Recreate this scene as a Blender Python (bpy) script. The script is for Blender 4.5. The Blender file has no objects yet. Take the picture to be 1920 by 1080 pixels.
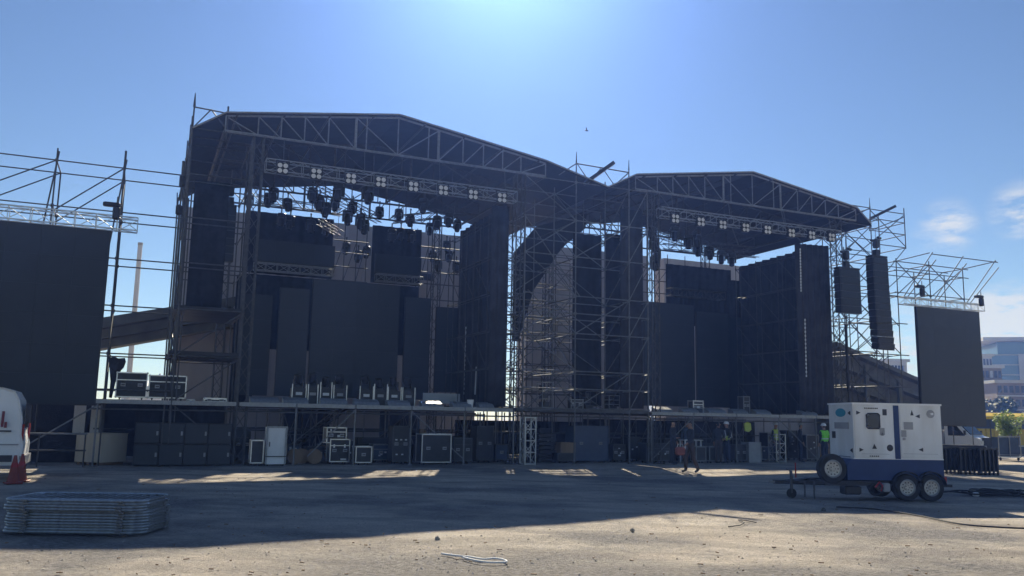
import bpy, bmesh, math, random
from mathutils import Vector, Matrix, noise
random.seed(7)
R_ = math.radians
scene = bpy.context.scene
COL = scene.collection

# ------------------------------------------------------------------ camera model (real place: eye 1.7 m above the yard)
F, EYE, PITCH, ROLL = 1600.0, 1.7, math.atan(245 / 1600.0), 0.018
ANG = R_(23.5)                                    # the stage front is turned 23.5 degrees away
O0 = (-8.64, 28.97)
UX, UY = math.cos(ANG), math.sin(ANG)
VX, VY = -UY, UX
def W(u, v, z): return Vector((O0[0] + u * UX + v * VX, O0[1] + u * UY + v * VY, z))
def ray(x, y):
    a = (x - 960) / F; b = -(y - 540) / F
    a, b = a * math.cos(ROLL) - b * math.sin(ROLL), a * math.sin(ROLL) + b * math.cos(ROLL)
    return a, math.cos(PITCH) - b * math.sin(PITCH), math.sin(PITCH) + b * math.cos(PITCH)
def S(x, y, v=0.0):                               # measured point -> (u, z) on the stage plane at depth v
    X, Y, Z = ray(x, y)
    t = (v + O0[0] * VX + O0[1] * VY) / (X * VX + Y * VY)
    px, py = t * X - O0[0], t * Y - O0[1]
    return px * UX + py * UY, EYE + t * Z
def SW(x, y, v=0.0):
    u, z = S(x, y, v); return W(u, v, z)
def G(x, y, z=0.0):
    X, Y, Z = ray(x, y); t = (z - EYE) / Z
    return Vector((t * X, t * Y, z))

# ------------------------------------------------------------------ materials
def mat(name, c1, c2=None, rough=.6, metal=0.0, scale=4.0, bump=0.0, bscale=None, stretch=None, detail=5, spec=.4):
    m = bpy.data.materials.new(name); m.use_nodes = True
    nt = m.node_tree; b = nt.nodes['Principled BSDF']
    c2 = c2 or tuple(min(1, k * 1.35 + .004) for k in c1)
    tc = nt.nodes.new('ShaderNodeTexCoord'); mp = nt.nodes.new('ShaderNodeMapping')
    if stretch: mp.inputs['Scale'].default_value = stretch
    nt.links.new(tc.outputs['Object'], mp.inputs['Vector'])
    n = nt.nodes.new('ShaderNodeTexNoise'); n.inputs['Scale'].default_value = scale; n.inputs['Detail'].default_value = detail
    nt.links.new(mp.outputs['Vector'], n.inputs['Vector'])
    r = nt.nodes.new('ShaderNodeValToRGB')
    r.color_ramp.elements[0].position = .32; r.color_ramp.elements[1].position = .7
    r.color_ramp.elements[0].color = (*c1, 1); r.color_ramp.elements[1].color = (*c2, 1)
    nt.links.new(n.outputs['Fac'], r.inputs['Fac']); nt.links.new(r.outputs['Color'], b.inputs['Base Color'])
    b.inputs['Roughness'].default_value = rough; b.inputs['Metallic'].default_value = metal
    b.inputs['Specular IOR Level'].default_value = spec
    if bump:
        n2 = nt.nodes.new('ShaderNodeTexNoise'); n2.inputs['Scale'].default_value = bscale or scale * 4; n2.inputs['Detail'].default_value = 6
        nt.links.new(mp.outputs['Vector'], n2.inputs['Vector'])
        bp = nt.nodes.new('ShaderNodeBump'); bp.inputs['Strength'].default_value = bump; bp.inputs['Distance'].default_value = .05
        nt.links.new(n2.outputs['Fac'], bp.inputs['Height']); nt.links.new(bp.outputs['Normal'], b.inputs['Normal'])
    return m
M = {}
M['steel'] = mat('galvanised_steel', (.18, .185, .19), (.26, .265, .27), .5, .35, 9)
M['steel_dark'] = mat('shade_toned_steel', (.06, .062, .065), (.11, .11, .11), .6, .3, 7)  # darker steel copy: silhouette and inner-truss shade put into the colour
M['barrier_steel'] = mat('galvanised_barrier_tube', (.24, .26, .27), (.40, .42, .43), .35, .7, 14)
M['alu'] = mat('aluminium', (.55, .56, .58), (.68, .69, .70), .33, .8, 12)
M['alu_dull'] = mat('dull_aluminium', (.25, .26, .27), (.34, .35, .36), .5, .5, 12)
M['tarp'] = mat('roof_tarpaulin', (.016, .019, .024), (.026, .030, .036), .6, 0, 1.2, .25, 3)
M['drape'] = mat('black_cloth', (.022, .022, .026), (.046, .046, .052), .75, 0, 2.2, .35, 14, spec=.35)
M['scrim'] = mat('black_mesh_cloth', (.016, .017, .02), (.028, .03, .034), .85, 0, 5, .2, 18, spec=.2)
M['black'] = mat('black_paint', (.014, .014, .016), (.028, .028, .03), .5, 0, 6)
M['blackm'] = mat('black_moulding', (.02, .02, .022), (.035, .035, .036), .38, 0, 8)
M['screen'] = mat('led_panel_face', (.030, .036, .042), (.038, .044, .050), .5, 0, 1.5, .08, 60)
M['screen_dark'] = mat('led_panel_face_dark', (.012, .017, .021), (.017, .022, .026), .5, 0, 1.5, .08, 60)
M['deck'] = mat('stage_plywood', (.05, .045, .04), (.09, .08, .07), .6, 0, 3, .1)
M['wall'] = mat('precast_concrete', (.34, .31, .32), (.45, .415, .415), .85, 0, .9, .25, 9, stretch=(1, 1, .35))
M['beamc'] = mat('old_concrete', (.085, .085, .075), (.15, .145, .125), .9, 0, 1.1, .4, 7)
M['case'] = mat('flight_case_laminate', (.018, .020, .023), (.034, .037, .04), .4, 0, 5, .08, 60)
M['case_blue'] = mat('blue_laminate', (.03, .055, .11), (.045, .075, .14), .4, 0, 5)
M['ply'] = mat('crate_plywood', (.54, .47, .37), (.66, .58, .46), .75, 0, 2.2, .15, 14, stretch=(1, 1, .18))
M['white'] = mat('white_paint', (.80, .81, .82), (.86, .86, .87), .34, 0, 3)
M['white_dirty'] = mat('dusty_white_paint', (.66, .655, .64), (.85, .86, .87), .4, 0, 2.6, .03, stretch=(1, 1, .3))
M['blue'] = mat('blue_paint', (.008, .034, .125), (.013, .045, .155), .5, 0, 4)
M['rubber'] = mat('tyre_rubber', (.018, .018, .018), (.035, .034, .032), .85, 0, 10, .2)
M['rim'] = mat('wheel_rim', (.38, .38, .38), (.5, .5, .5), .4, .6, 14)
M['glass'] = mat('dark_glass', (.010, .014, .02), (.016, .02, .026), .25, 0, 2, spec=.6)
M['sticker'] = mat('white_sticker', (.70, .70, .70), (.78, .78, .78), .5, 0, 20)
M['mark'] = mat('dark_marking', (.03, .03, .035), (.05, .05, .05), .5, 0, 20)
M['teal'] = mat('teal_emblem', (.02, .25, .34), (.03, .3, .4), .4, 0, 20)
M['grey'] = mat('grey_paint', (.30, .30, .31), (.38, .38, .39), .5, 0, 5)
M['red'] = mat('red_paint', (.32, .02, .02), (.45, .03, .03), .4, 0, 6)
M['van_red'] = mat('van_lettering_red', (.16, .012, .02), (.22, .02, .03), .4, 0, 9)
M['orange'] = mat('cone_orange', (.22, .038, .026), (.30, .05, .034), .5, 0, 6)
M['lampface'] = mat('lamp_reflector', (.62, .60, .56), (.72, .70, .66), .35, .0, 10)
M['yellow'] = mat('yellow_cladding', (.62, .42, .03), (.72, .52, .06), .5, 0, 2)
M['yellow_pale'] = mat('pale_yellow_trim', (.75, .66, .36), (.8, .72, .45), .5, 0, 2)
M['hivis_g'] = mat('green_hi_vis', (.20, .75, .06), (.28, .85, .10), .6, 0, 10)
M['hivis_y'] = mat('yellow_hi_vis', (.50, .62, .10), (.6, .7, .16), .6, 0, 10)
M['skin'] = mat('skin', (.36, .20, .14), (.44, .26, .18), .55, 0, 20)
M['cloth_dark'] = mat('dark_clothing', (.03, .035, .05), (.05, .055, .07), .9, 0, 12)
M['trouser'] = mat('brown_trousers', (.06, .045, .038), (.09, .065, .055), .9, 0, 12)
M['jeans'] = mat('navy_trousers', (.025, .032, .06), (.04, .05, .085), .9, 0, 12)
M['bagred'] = mat('pink_bag', (.26, .09, .09), (.36, .14, .13), .7, 0, 9)
M['wood'] = mat('timber', (.22, .15, .09), (.32, .22, .14), .8, 0, 5, .1, stretch=(1, 1, .2))
M['brick'] = mat('brown_facade', (.20, .16, .13), (.30, .25, .21), .85, 0, .2)
M['bluglass'] = mat('blue_glazing', (.09, .17, .25), (.14, .24, .33), .15, 0, .08, spec=.7)
M['paleconc'] = mat('pale_concrete', (.45, .45, .45), (.55, .55, .55), .8, 0, .3)
M['winblk'] = mat('window_dark', (.03, .035, .045), (.05, .055, .065), .2, 0, .5)
M['bark'] = mat('bark', (.10, .075, .05), (.16, .12, .08), .9, 0, 6, .4)
M['leaf'] = mat('leaves', (.07, .12, .025), (.14, .20, .045), .6, 0, 2.5)
def leafy(m, col):
    nt = m.node_tree; b = nt.nodes['Principled BSDF']; t = nt.nodes.new('ShaderNodeBsdfTranslucent'); t.inputs['Color'].default_value = (*col, 1)
    x = nt.nodes.new('ShaderNodeMixShader'); x.inputs[0].default_value = .5
    nt.links.new(b.outputs[0], x.inputs[1]); nt.links.new(t.outputs[0], x.inputs[2]); nt.links.new(x.outputs[0], nt.nodes['Material Output'].inputs['Surface'])
leafy(M['leaf'], (.30, .42, .06)); leafy(M['yellow_pale'], (.85, .74, .36))
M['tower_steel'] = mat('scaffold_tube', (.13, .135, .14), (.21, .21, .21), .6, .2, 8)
M['leafd'] = mat('dark_leaves', (.035, .06, .02), (.06, .09, .03), .7, 0, 1)
M['hill'] = mat('scrub_hill', (.07, .08, .06), (.15, .14, .11), .95, 0, .04, .6, .2)
M['rope'] = mat('white_strap', (.75, .75, .74), (.82, .82, .8), .7, 0, 20)
M['cable'] = mat('black_cable', (.015, .014, .014), (.03, .028, .026), .6, 0, 20)
M['stone'] = mat('stones', (.28, .25, .21), (.42, .38, .32), .9, 0, 20)
M['chain'] = mat('chain_steel', (.12, .12, .12), (.2, .2, .2), .5, .6, 30)

def ground_material():
    m = bpy.data.materials.new('dry_dirt'); m.use_nodes = True
    nt = m.node_tree; b = nt.nodes['Principled BSDF']; L = nt.links.new
    tc = nt.nodes.new('ShaderNodeTexCoord')
    def nz(scale, det=6, stretch=None, rough=.6):
        mp = nt.nodes.new('ShaderNodeMapping')
        if stretch: mp.inputs['Scale'].default_value = stretch
        L(tc.outputs['Object'], mp.inputs['Vector'])
        n = nt.nodes.new('ShaderNodeTexNoise'); n.inputs['Scale'].default_value = scale
        n.inputs['Detail'].default_value = det; n.inputs['Roughness'].default_value = rough
        L(mp.outputs['Vector'], n.inputs['Vector']); return n.outputs['Fac']
    def ramp(f, p0, c0, p1, c1):
        r = nt.nodes.new('ShaderNodeValToRGB'); e = r.color_ramp.elements
        e[0].position, e[1].position = p0, p1; e[0].color = (*c0, 1); e[1].color = (*c1, 1)
        L(f, r.inputs['Fac']); return r.outputs['Color']
    def mix(a, c, f, mode='MIX'):
        x = nt.nodes.new('ShaderNodeMix'); x.data_type = 'RGBA'; x.blend_type = mode
        if isinstance(f, float): x.inputs[0].default_value = f
        else: L(f, x.inputs[0])
        L(a, x.inputs[6]); L(c, x.inputs[7]); return x.outputs[2]
    base = ramp(nz(.55, 8), .3, (.82, .72, .60), .72, (.92, .83, .71))
    fine = ramp(nz(6, 9, (.6, 1.5, 1), .78), .36, (.45, .43, .42), .62, (1.0, 1.0, 1.0))
    c = mix(base, fine, .45, 'MULTIPLY')
    grit = ramp(nz(24, 6, None, .85), .40, (.30, .29, .29), .56, (1, 1, 1))
    c = mix(c, grit, .5, 'MULTIPLY')
    # vehicle tracks: long soft streaks across the yard
    tr = ramp(nz(.9, 5, (.18, 1.6, 1)), .46, (.72, .70, .70), .62, (1, 1, 1))
    c = mix(c, tr, .6, 'MULTIPLY')
    for rot, sc, dist, lo in ((.5, .16, 9.0, .80), (-.3, .11, 12.0, .78)):
        mp = nt.nodes.new('ShaderNodeMapping'); mp.inputs['Rotation'].default_value = (0, 0, rot); L(tc.outputs['Object'], mp.inputs['Vector'])
        wv = nt.nodes.new('ShaderNodeTexWave'); wv.bands_direction = 'Y'; wv.inputs['Scale'].default_value = sc; wv.inputs['Distortion'].default_value = dist; wv.inputs['Detail'].default_value = 4; wv.inputs['Detail Scale'].default_value = .25
        L(mp.outputs['Vector'], wv.inputs['Vector']); c = mix(c, ramp(wv.outputs['Fac'], .0, (lo, lo, lo), .22, (1, 1, 1)), .9, 'MULTIPLY')
    # darker chipped patch in the foreground
    chips = ramp(nz(13, 6, (1, 2.4, 1), .85), .43, (.15, .14, .135), .62, (.46, .43, .40))
    pm = ramp(nz(.22, 7, None, .65), .46, (0, 0, 0), .60, (1, 1, 1))
    c = mix(c, chips, pm)
    for (px, py), (sx, sy) in (((-.35, 10.2), (.30, .62)), ((3.2, 9.9), (.5, .9))):      # two patches of grey chippings
        mp = nt.nodes.new('ShaderNodeMapping'); mp.vector_type = 'TEXTURE'; mp.inputs['Location'].default_value = (px, py, 0); mp.inputs['Scale'].default_value = (1 / sx, 1 / sy, 1)
        L(tc.outputs['Object'], mp.inputs['Vector']); ln = nt.nodes.new('ShaderNodeVectorMath'); ln.operation = 'LENGTH'; L(mp.outputs['Vector'], ln.inputs[0])
        sm_ = nt.nodes.new('ShaderNodeMath'); sm_.operation = 'ADD'; L(ln.outputs['Value'], sm_.inputs[0]); L(nz(1.1, 8, None, .75), sm_.inputs[1])
        hf = nt.nodes.new('ShaderNodeMath'); hf.operation = 'MULTIPLY'; L(sm_.outputs[0], hf.inputs[0]); hf.inputs[1].default_value = .4
        c = mix(c, chips, ramp(hf.outputs[0], .40, (.85, .85, .85), .60, (0, 0, 0)))
    L(c, b.inputs['Base Color']); b.inputs['Roughness'].default_value = .95; b.inputs['Specular IOR Level'].default_value = .15
    bp = nt.nodes.new('ShaderNodeBump'); bp.inputs['Strength'].default_value = 1.0; bp.inputs['Distance'].default_value = .07
    ad = nt.nodes.new('ShaderNodeMath'); ad.operation = 'ADD'
    L(nz(7, 8, None, .7), ad.inputs[0]); L(nz(30, 6, None, .75), ad.inputs[1])
    L(ad.outputs[0], bp.inputs['Height']); L(bp.outputs['Normal'], b.inputs['Normal'])
    return m
M['ground'] = ground_material()

# ------------------------------------------------------------------ mesh builder and object helpers
class MB:
    def __init__(s): s.v = []; s.f = []; s.sm = False
    def add(s, vs, fs):
        n = len(s.v); s.v += [Vector(p) for p in vs]; s.f += [tuple(n + i for i in f) for f in fs]; return s
    def hexa(s, p):                                # 8 points: bottom 4 ccw, top 4 ccw
        return s.add(p, [(3, 2, 1, 0), (4, 5, 6, 7), (0, 1, 5, 4), (1, 2, 6, 5), (2, 3, 7, 6), (3, 0, 4, 7)])
    def box(s, c, d, rz=0.0):                      # centre, full size
        c = Vector(c); m = Matrix.Rotation(rz, 3, 'Z'); x, y, z = d[0] / 2, d[1] / 2, d[2] / 2
        return s.hexa([c + m @ Vector(q) for q in ((-x, -y, -z), (x, -y, -z), (x, y, -z), (-x, y, -z), (-x, -y, z), (x, -y, z), (x, y, z), (-x, y, z))])
    def bbox(s, c, d, rz=0.0, b=.02):              # box with chamfered vertical and top edges
        c = Vector(c); m = Matrix.Rotation(rz, 3, 'Z'); x, y, z = d[0] / 2, d[1] / 2, d[2] / 2
        def ring(ix, h):
            X, Y = x - ix, y - ix
            return [(-X + b, -Y, h), (X - b, -Y, h), (X, -Y + b, h), (X, Y - b, h), (X - b, Y, h), (-X + b, Y, h), (-X, Y - b, h), (-X, -Y + b, h)]
        rr = [ring(b, -z), ring(0, -z + b), ring(0, z - b), ring(b, z)]
        vs = [c + m @ Vector(q) for r in rr for q in r]
        fs = [tuple(range(7, -1, -1)), tuple(range(24, 32))]
        for k in range(3):
            for i in range(8):
                j = (i + 1) % 8; fs.append((k * 8 + i, k * 8 + j, k * 8 + 8 + j, k * 8 + 8 + i))
        return s.add(vs, fs)
    def sbox(s, u0, u1, v0, v1, z0, z1):           # box in the stage frame
        return s.hexa([W(u0, v0, z0), W(u1, v0, z0), W(u1, v1, z0), W(u0, v1, z0), W(u0, v0, z1), W(u1, v0, z1), W(u1, v1, z1), W(u0, v1, z1)])
    def bar(s, p, q, r, n=6, r2=None):
        p, q = Vector(p), Vector(q); d = (q - p)
        if d.length < 1e-6: return s
        d.normalize(); a = d.orthogonal().normalized() if abs(d.z) > .95 else d.cross(Vector((0, 0, 1))).normalized(); b = d.cross(a)
        r2 = r if r2 is None else r2
        vs = [p + (a * math.cos(t) + b * math.sin(t)) * r for t in [2 * math.pi * i / n + math.pi / n for i in range(n)]]
        vs += [q + (a * math.cos(t) + b * math.sin(t)) * r2 for t in [2 * math.pi * i / n + math.pi / n for i in range(n)]]
        fs = [tuple(range(n)), tuple(range(2 * n - 1, n - 1, -1))] + [(i, n + i, n + (i + 1) % n, (i + 1) % n) for i in range(n)]
        return s.add(vs, fs)
    def path(s, pts, r, n=6):
        pts = [Vector(p) for p in pts]; base = len(s.v); N = len(pts)
        for k, p in enumerate(pts):
            d = (pts[min(k + 1, N - 1)] - pts[max(k - 1, 0)]).normalized()
            a = d.cross(Vector((0, 0, 1)));
            if a.length < .05: a = d.cross(Vector((1, 0, 0)))
            a.normalize(); b = d.cross(a)
            s.v += [p + (a * math.cos(t) + b * math.sin(t)) * r for t in [2 * math.pi * i / n for i in range(n)]]
        for k in range(N - 1):
            for i in range(n):
                j = (i + 1) % n; s.f.append((base + k * n + i, base + k * n + n + i, base + k * n + n + j, base + k * n + j))
        s.f.append(tuple(base + i for i in range(n))); s.f.append(tuple(base + (N - 1) * n + i for i in range(n - 1, -1, -1)))
        return s
    def prism(s, pts, off):                        # polygon extruded along a vector
        pts = [Vector(p) for p in pts]; off = Vector(off); n = len(pts)
        return s.add(pts + [p + off for p in pts], [tuple(range(n)), tuple(range(2 * n - 1, n - 1, -1))] + [(i, n + i, n + (i + 1) % n, (i + 1) % n) for i in range(n)])
    def disc(s, c, ax, r, t, n=20, r2=None):       # short cylinder along axis, centred
        c = Vector(c); ax = Vector(ax).normalized(); return s.bar(c - ax * t / 2, c + ax * t / 2, r, n, r2)
    def lathe(s, c, ax, prof, n=20, caps=True):               # prof: (distance along axis, radius)
        c = Vector(c); ax = Vector(ax).normalized(); a = ax.orthogonal().normalized(); b = ax.cross(a); base = len(s.v)
        for h, r in prof:
            s.v += [c + ax * h + (a * math.cos(2 * math.pi * i / n) + b * math.sin(2 * math.pi * i / n)) * r for i in range(n)]
        for k in range(len(prof) - 1):
            for i in range(n):
                j = (i + 1) % n; s.f.append((base + k * n + i, base + k * n + j, base + k * n + n + j, base + k * n + n + i))
        if caps: s.f.append(tuple(base + i for i in range(n - 1, -1, -1))); s.f.append(tuple(base + (len(prof) - 1) * n + i for i in range(n)))
        return s
    def ball(s, c, r, n=10, m=6):
        return s.lathe(c, (0, 0, 1), [(-r * math.cos(math.pi * k / m), max(1e-4, r * math.sin(math.pi * k / m))) for k in range(m + 1)], n)

BASE = {}
def link(name, mb, m, parent=None, loc=None, smooth=False):
    loc = BASE[parent.name] if parent is not None else Vector(loc if loc is not None else (0, 0, 0))
    me = bpy.data.meshes.new(name); me.from_pydata([tuple(p - loc) for p in mb.v], [], mb.f)
    bm = bmesh.new(); bm.from_mesh(me); bmesh.ops.recalc_face_normals(bm, faces=bm.faces); bm.to_mesh(me); bm.free()
    if smooth:
        for p in me.polygons: p.use_smooth = True
    me.materials.append(M[m] if isinstance(m, str) else m)
    o = bpy.data.objects.new(name, me); COL.objects.link(o)
    if parent is not None: o.parent = parent
    else: o.location = loc
    BASE[o.name] = loc
    return o
def tag(o, label, cat, group=None):
    o['label'] = label; o['category'] = cat
    if group: o['group'] = group
    return o
def root(name, label, cat, loc, group=None):
    o = bpy.data.objects.new(name, None); COL.objects.link(o); o.location = Vector(loc); BASE[o.name] = Vector(loc)
    o.empty_display_size = .2
    return tag(o, label, cat, group)
def struct(name, mb, m, kind='structure', loc=(0, 0, 0), smooth=False):
    o = link(name, mb, m, None, loc, smooth); o['kind'] = kind; return o
def dup(src, loc, rz=0.0, label=None, group=None, rot=None, scale=None):
    r = src.copy(); COL.objects.link(r); r.location = Vector(loc); r.rotation_euler = rot or (0, 0, rz)
    if scale: r.scale = scale
    if label: r['label'] = label
    if group: r['group'] = group
    def rec(a, b):
        for ch in list(a.children):
            if ch.name not in COL.objects: continue
            c = ch.copy(); COL.objects.link(c); c.parent = b; rec(ch, c)
    rec(src, r)
    return r
ORD = ['first', 'second', 'third', 'fourth', 'fifth', 'sixth', 'seventh', 'eighth', 'ninth', 'tenth', 'eleventh', 'twelfth']

# ------------------------------------------------------------------ ground
def build_ground():
    def axis(lo, hi, a, b, fine):
        out = []; x = a
        while x <= b: out.append(x); x += fine
        st = fine * 1.6; x = a
        while x > lo: x -= st; out.insert(0, x); st *= 1.5
        st = fine * 1.6; x = out[-1]
        while x < hi: x += st; out.append(x); st *= 1.5
        return out
    xs = axis(-900, 900, -14, 22, .22); ys = axis(-60, 1500, 7, 32, .22)
    mb = MB()
    for y in ys:
        for x in xs:
            far = max(0.0, 1 - max(0, abs(x - 3) - 22) / 10) * max(0.0, 1 - max(0, y - 26) / 6)
            p = Vector((x, y, 0))
            z = (noise.noise(p * .45) * .022 + noise.noise(p * 1.7) * .012) * far - .012 * far
            mb.v.append(Vector((x, y, z)))
    n = len(xs)
    for j in range(len(ys) - 1):
        for i in range(n - 1): mb.f.append((j * n + i, j * n + i + 1, j * n + n + i + 1, j * n + n + i))
    struct('ground', mb, 'ground', smooth=True)
    pb = MB(); rnd = random.Random(3)
    for k in range(4200):
        y = 8.5 + 26 * rnd.random() ** 1.6; x = rnd.uniform(-.7, .72) * y
        r = rnd.choice([.006, .007, .008, .010, .012, .016, .02]) * rnd.uniform(.7, 1.3)
        c = Vector((x, y, noise.noise(Vector((x, y, 0)) * .45) * .022 + noise.noise(Vector((x, y, 0)) * 1.7) * .012 - .012 - r * .15))
        q = [c + Vector((rnd.uniform(.6, 1.3) * r * math.cos(a), rnd.uniform(.6, 1.3) * r * math.sin(a), 0)) for a in (0, 1.25, 2.5, 3.8, 5.0)]
        pb.add(q + [c + Vector((0, 0, r * .85))], [(0, 1, 5), (1, 2, 5), (2, 3, 5), (3, 4, 5), (4, 0, 5)])
    struct('loose_stones', pb, 'stone', 'stuff')
    db = MB(); rnd = random.Random(5)
    for k in range(420):
        y = 9 + 22 * rnd.random() ** 1.5; x = rnd.uniform(-.65, .68) * y; a = rnd.uniform(0, 3.14); ln = rnd.uniform(.015, .07); w_ = ln * rnd.uniform(.12, .5)
        db.box((x, y, .012), (ln, w_, .012), a)
    struct('wood_chips', db, 'wood', 'stuff')
build_ground()

# ------------------------------------------------------------------ scaffolding
TR = .026
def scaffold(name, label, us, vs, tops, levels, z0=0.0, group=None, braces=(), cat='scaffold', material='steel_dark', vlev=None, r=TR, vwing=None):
    rt = root(name, label, cat, W(sum(us) / len(us), sum(vs) / len(vs), z0), group)
    for i, u in enumerate(us):
        for v in vs:
            t = tops[i] if isinstance(tops, (list, tuple)) else tops
            mb = MB().bar(W(u, v, z0), W(u, v, t), r)
            for z in levels:
                if z0 < z < t: mb.bar(W(u, v, z - .05), W(u, v, z + .05), r * 1.9)
            if z0 < .01: mb.sbox(u - .08, u + .08, v - .08, v + .08, 0, .02)
            link('standard', mb, material, rt)
    for z in levels:
        for v in vs:
            link('ledger', MB().bar(W(us[0], v, z), W(us[-1], v, z), r * .9), material, rt)
        if len(vs) > 1:
            for i, u in enumerate(us):
                t = tops[i] if isinstance(tops, (list, tuple)) else tops
                if z <= t: link('transom', MB().bar(W(u, vs[0], z - .04), W(u, vs[-1], z - .04), r * .9), material, rt)
    for p, q in braces: link('brace', MB().bar(W(*p), W(*q), r * .85), material, rt)
    return rt
LV = [2.05, 3.55, 5.1, 6.65, 8.2, 9.7, 11.3]

# left outer tower (wing of the left stage)
br = []
for i in range(len(LV) - 1):
    br.append(((-2.55, 0, LV[i]), (-.5, 0, LV[i + 1])) if i in (0, 1) else ((-2.55, 0 if i % 2 else 2, LV[i]), (-2.55, 2 if i % 2 else 0, LV[i + 1])))
br += [((-.5, 0, .3), (-2.55, 0, 2.0)), ((-2.55, 0, 11.3), (-2.0, 0, 12.05)), ((-2.0, 0, 12.05), (-1.4, 0, 11.35)), ((-1.4, 0, 12.0), (-.9, 0, 11.35)),
       ((-2.55, 4, 2.05), (-2.55, 2, 3.55)), ((-2.55, 4, 5.1), (-2.55, 2, 6.65)), ((-2.55, 4, 8.2), (-2.55, 2, 9.7)), ((-2.8, 1, 8.2), (-2.8, 3, 9.7))]
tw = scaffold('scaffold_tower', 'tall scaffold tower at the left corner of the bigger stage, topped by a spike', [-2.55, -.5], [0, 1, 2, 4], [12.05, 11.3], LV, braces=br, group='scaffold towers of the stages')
for q in ((-2.45, 1.5), (-2.7, 2.6), (-2.6, 3.2), (-2.4, .5)): link('standard', MB().bar(W(q[0], q[1], 0), W(q[0], q[1], 9.2), .024), 'steel_dark', tw)
for k in range(10): link('brace', MB().bar(W(-2.55, [0, 1, 2][k % 3], 2.1 + k * .9), W(-2.6, [1, 2, 4][k % 3], 3.0 + k * .9), .022), 'steel_dark', tw)
link('standard', MB().bar(W(-2.75, 0, 0), W(-2.75, 0, 10.1), TR).bar(W(-2.75, 0, 9.6), W(-2.75, 0, 10.1), .05), 'steel_dark', tw)
link('standard', MB().bar(W(-2.78, 2, 0), W(-2.78, 2, 9.3), TR), 'steel_dark', tw)
link('standard', MB().bar(W(-1.45, 0, 11.0), W(-1.45, 0, 12.25), TR * 1.2), 'steel_dark', tw)
link('ledger', MB().bar(W(-2.55, 0, 12.05), W(-1.1, 0, 11.98), TR), 'steel_dark', tw)
link('spire', MB().bar(W(-2.55, 0, 12.05), W(-2.55, 0, 12.55), .05, 6, .012), 'steel_dark', tw)
link('platform', MB().sbox(-2.7, -.45, .1, 4.0, 5.08, 5.22), 'black', tw)
link('platform', MB().sbox(-2.75, -.45, .1, 4.0, 3.6, 3.72), 'black', tw)
link('junction_box', MB().bbox(W(-2.75, 0, 9.4), (.16, .16, .4), 0, .03), 'black', tw); link('junction_box', MB().bbox(W(-2.78, 0, 8.4), (.18, .18, .34), 0, .03), 'black', tw)

# tie tubes from the left screen scaffold to the outer tower
def screen_scaffold_left():
    us = [-9.5, -6.55, -4.55]; L2 = [8.2, 9.13, 9.7]
    rt = root('screen_scaffold', 'scaffold with long tie tubes carrying the big dark screen at the left edge', 'scaffold', W(-6, 1, 0), 'scaffolds behind the side screens')
    for u in us:
        for v in (.35, 2.0):
            top = 10.1 if v < 1 else 9.7
            mb = MB().bar(W(u, v, 0), W(u, v, top), TR)
            for z in LV: 
                if z < top: mb.bar(W(u, v, z - .05), W(u, v, z + .05), TR * 1.9)
            link('standard', mb, 'steel_dark', rt)
        link('standard', MB().bar(W(u - .3, .35, 6.6), W(u + .05, .35, 10.0), TR), 'steel_dark', rt)
    link('standard', MB().bar(W(-4.55, .35, 9.0), W(-4.55, .35, 10.3), .04, 8, .035), 'steel_dark', rt)
    for z in (2.4, 3.55, 5.1, 6.65, 8.2, 9.7):
        for v in (.35, 2.0):
            link('tie_tube', MB().bar(W(-9.5, v, z), W(-2.6, v, z), TR * .85), 'steel_dark', rt)
        for u in us: link('transom', MB().bar(W(u, .35, z), W(u, 2.0, z), TR * .9), 'steel_dark', rt)
    for a, b in ((-9.5, -6.55), (-6.55, -4.55)):
        for v in (.35, 2.0):
            link('brace', MB().bar(W(a, v, 8.0), W(b, v, 9.7), TR * .85), 'steel_dark', rt)
    for k in range(5):
        z = LV[k]; link('brace', MB().bar(W(-4.55, .35, z), W(-4.55, 2.0, z + 1.5), TR * .85), 'steel_dark', rt)
    return rt
screen_scaffold_left()

def box_truss(name, label, group, u0, u1, v, zc, h=.4, pitch=.62, material='alu_dull', z1=None, mats=None):
    z1 = zc if z1 is None else z1
    rt = root(name, label, 'truss', W((u0 + u1) / 2, v, (zc + z1) / 2), group); hh = h / 2
    def P(t, a, b): return W(u0 + (u1 - u0) * t, v + a, zc + (z1 - zc) * t + b)
    for a in (-hh, hh):
        for b in (-hh, hh): link('chord', MB().bar(P(0, a, b), P(1, a, b), .024), material, rt)
    n = max(2, round((u1 - u0) / pitch))
    for side in range(4):
        mb = MB()
        for i in range(n + 1):
            t = i / n
            A = [(-hh, -hh), (-hh, hh), (hh, hh), (hh, -hh)][side]; B = [(-hh, hh), (hh, hh), (hh, -hh), (-hh, -hh)][side]
            mb.bar(P(t, *A), P(t, *B), .014, 5)
            if i < n:
                a_, b_ = (A, B) if i % 2 else (B, A)
                mb.bar(P(t, *a_), P((i + 1) / n, *b_), .013, 5)
        link('lattice', mb, material, rt)
    return rt

box_truss('screen_truss', 'silver lattice truss along the top of the left edge screen', 'trusses above the side screens', -9.5, -4.0, -.1, 7.72, .42, .6, 'alu')
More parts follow.
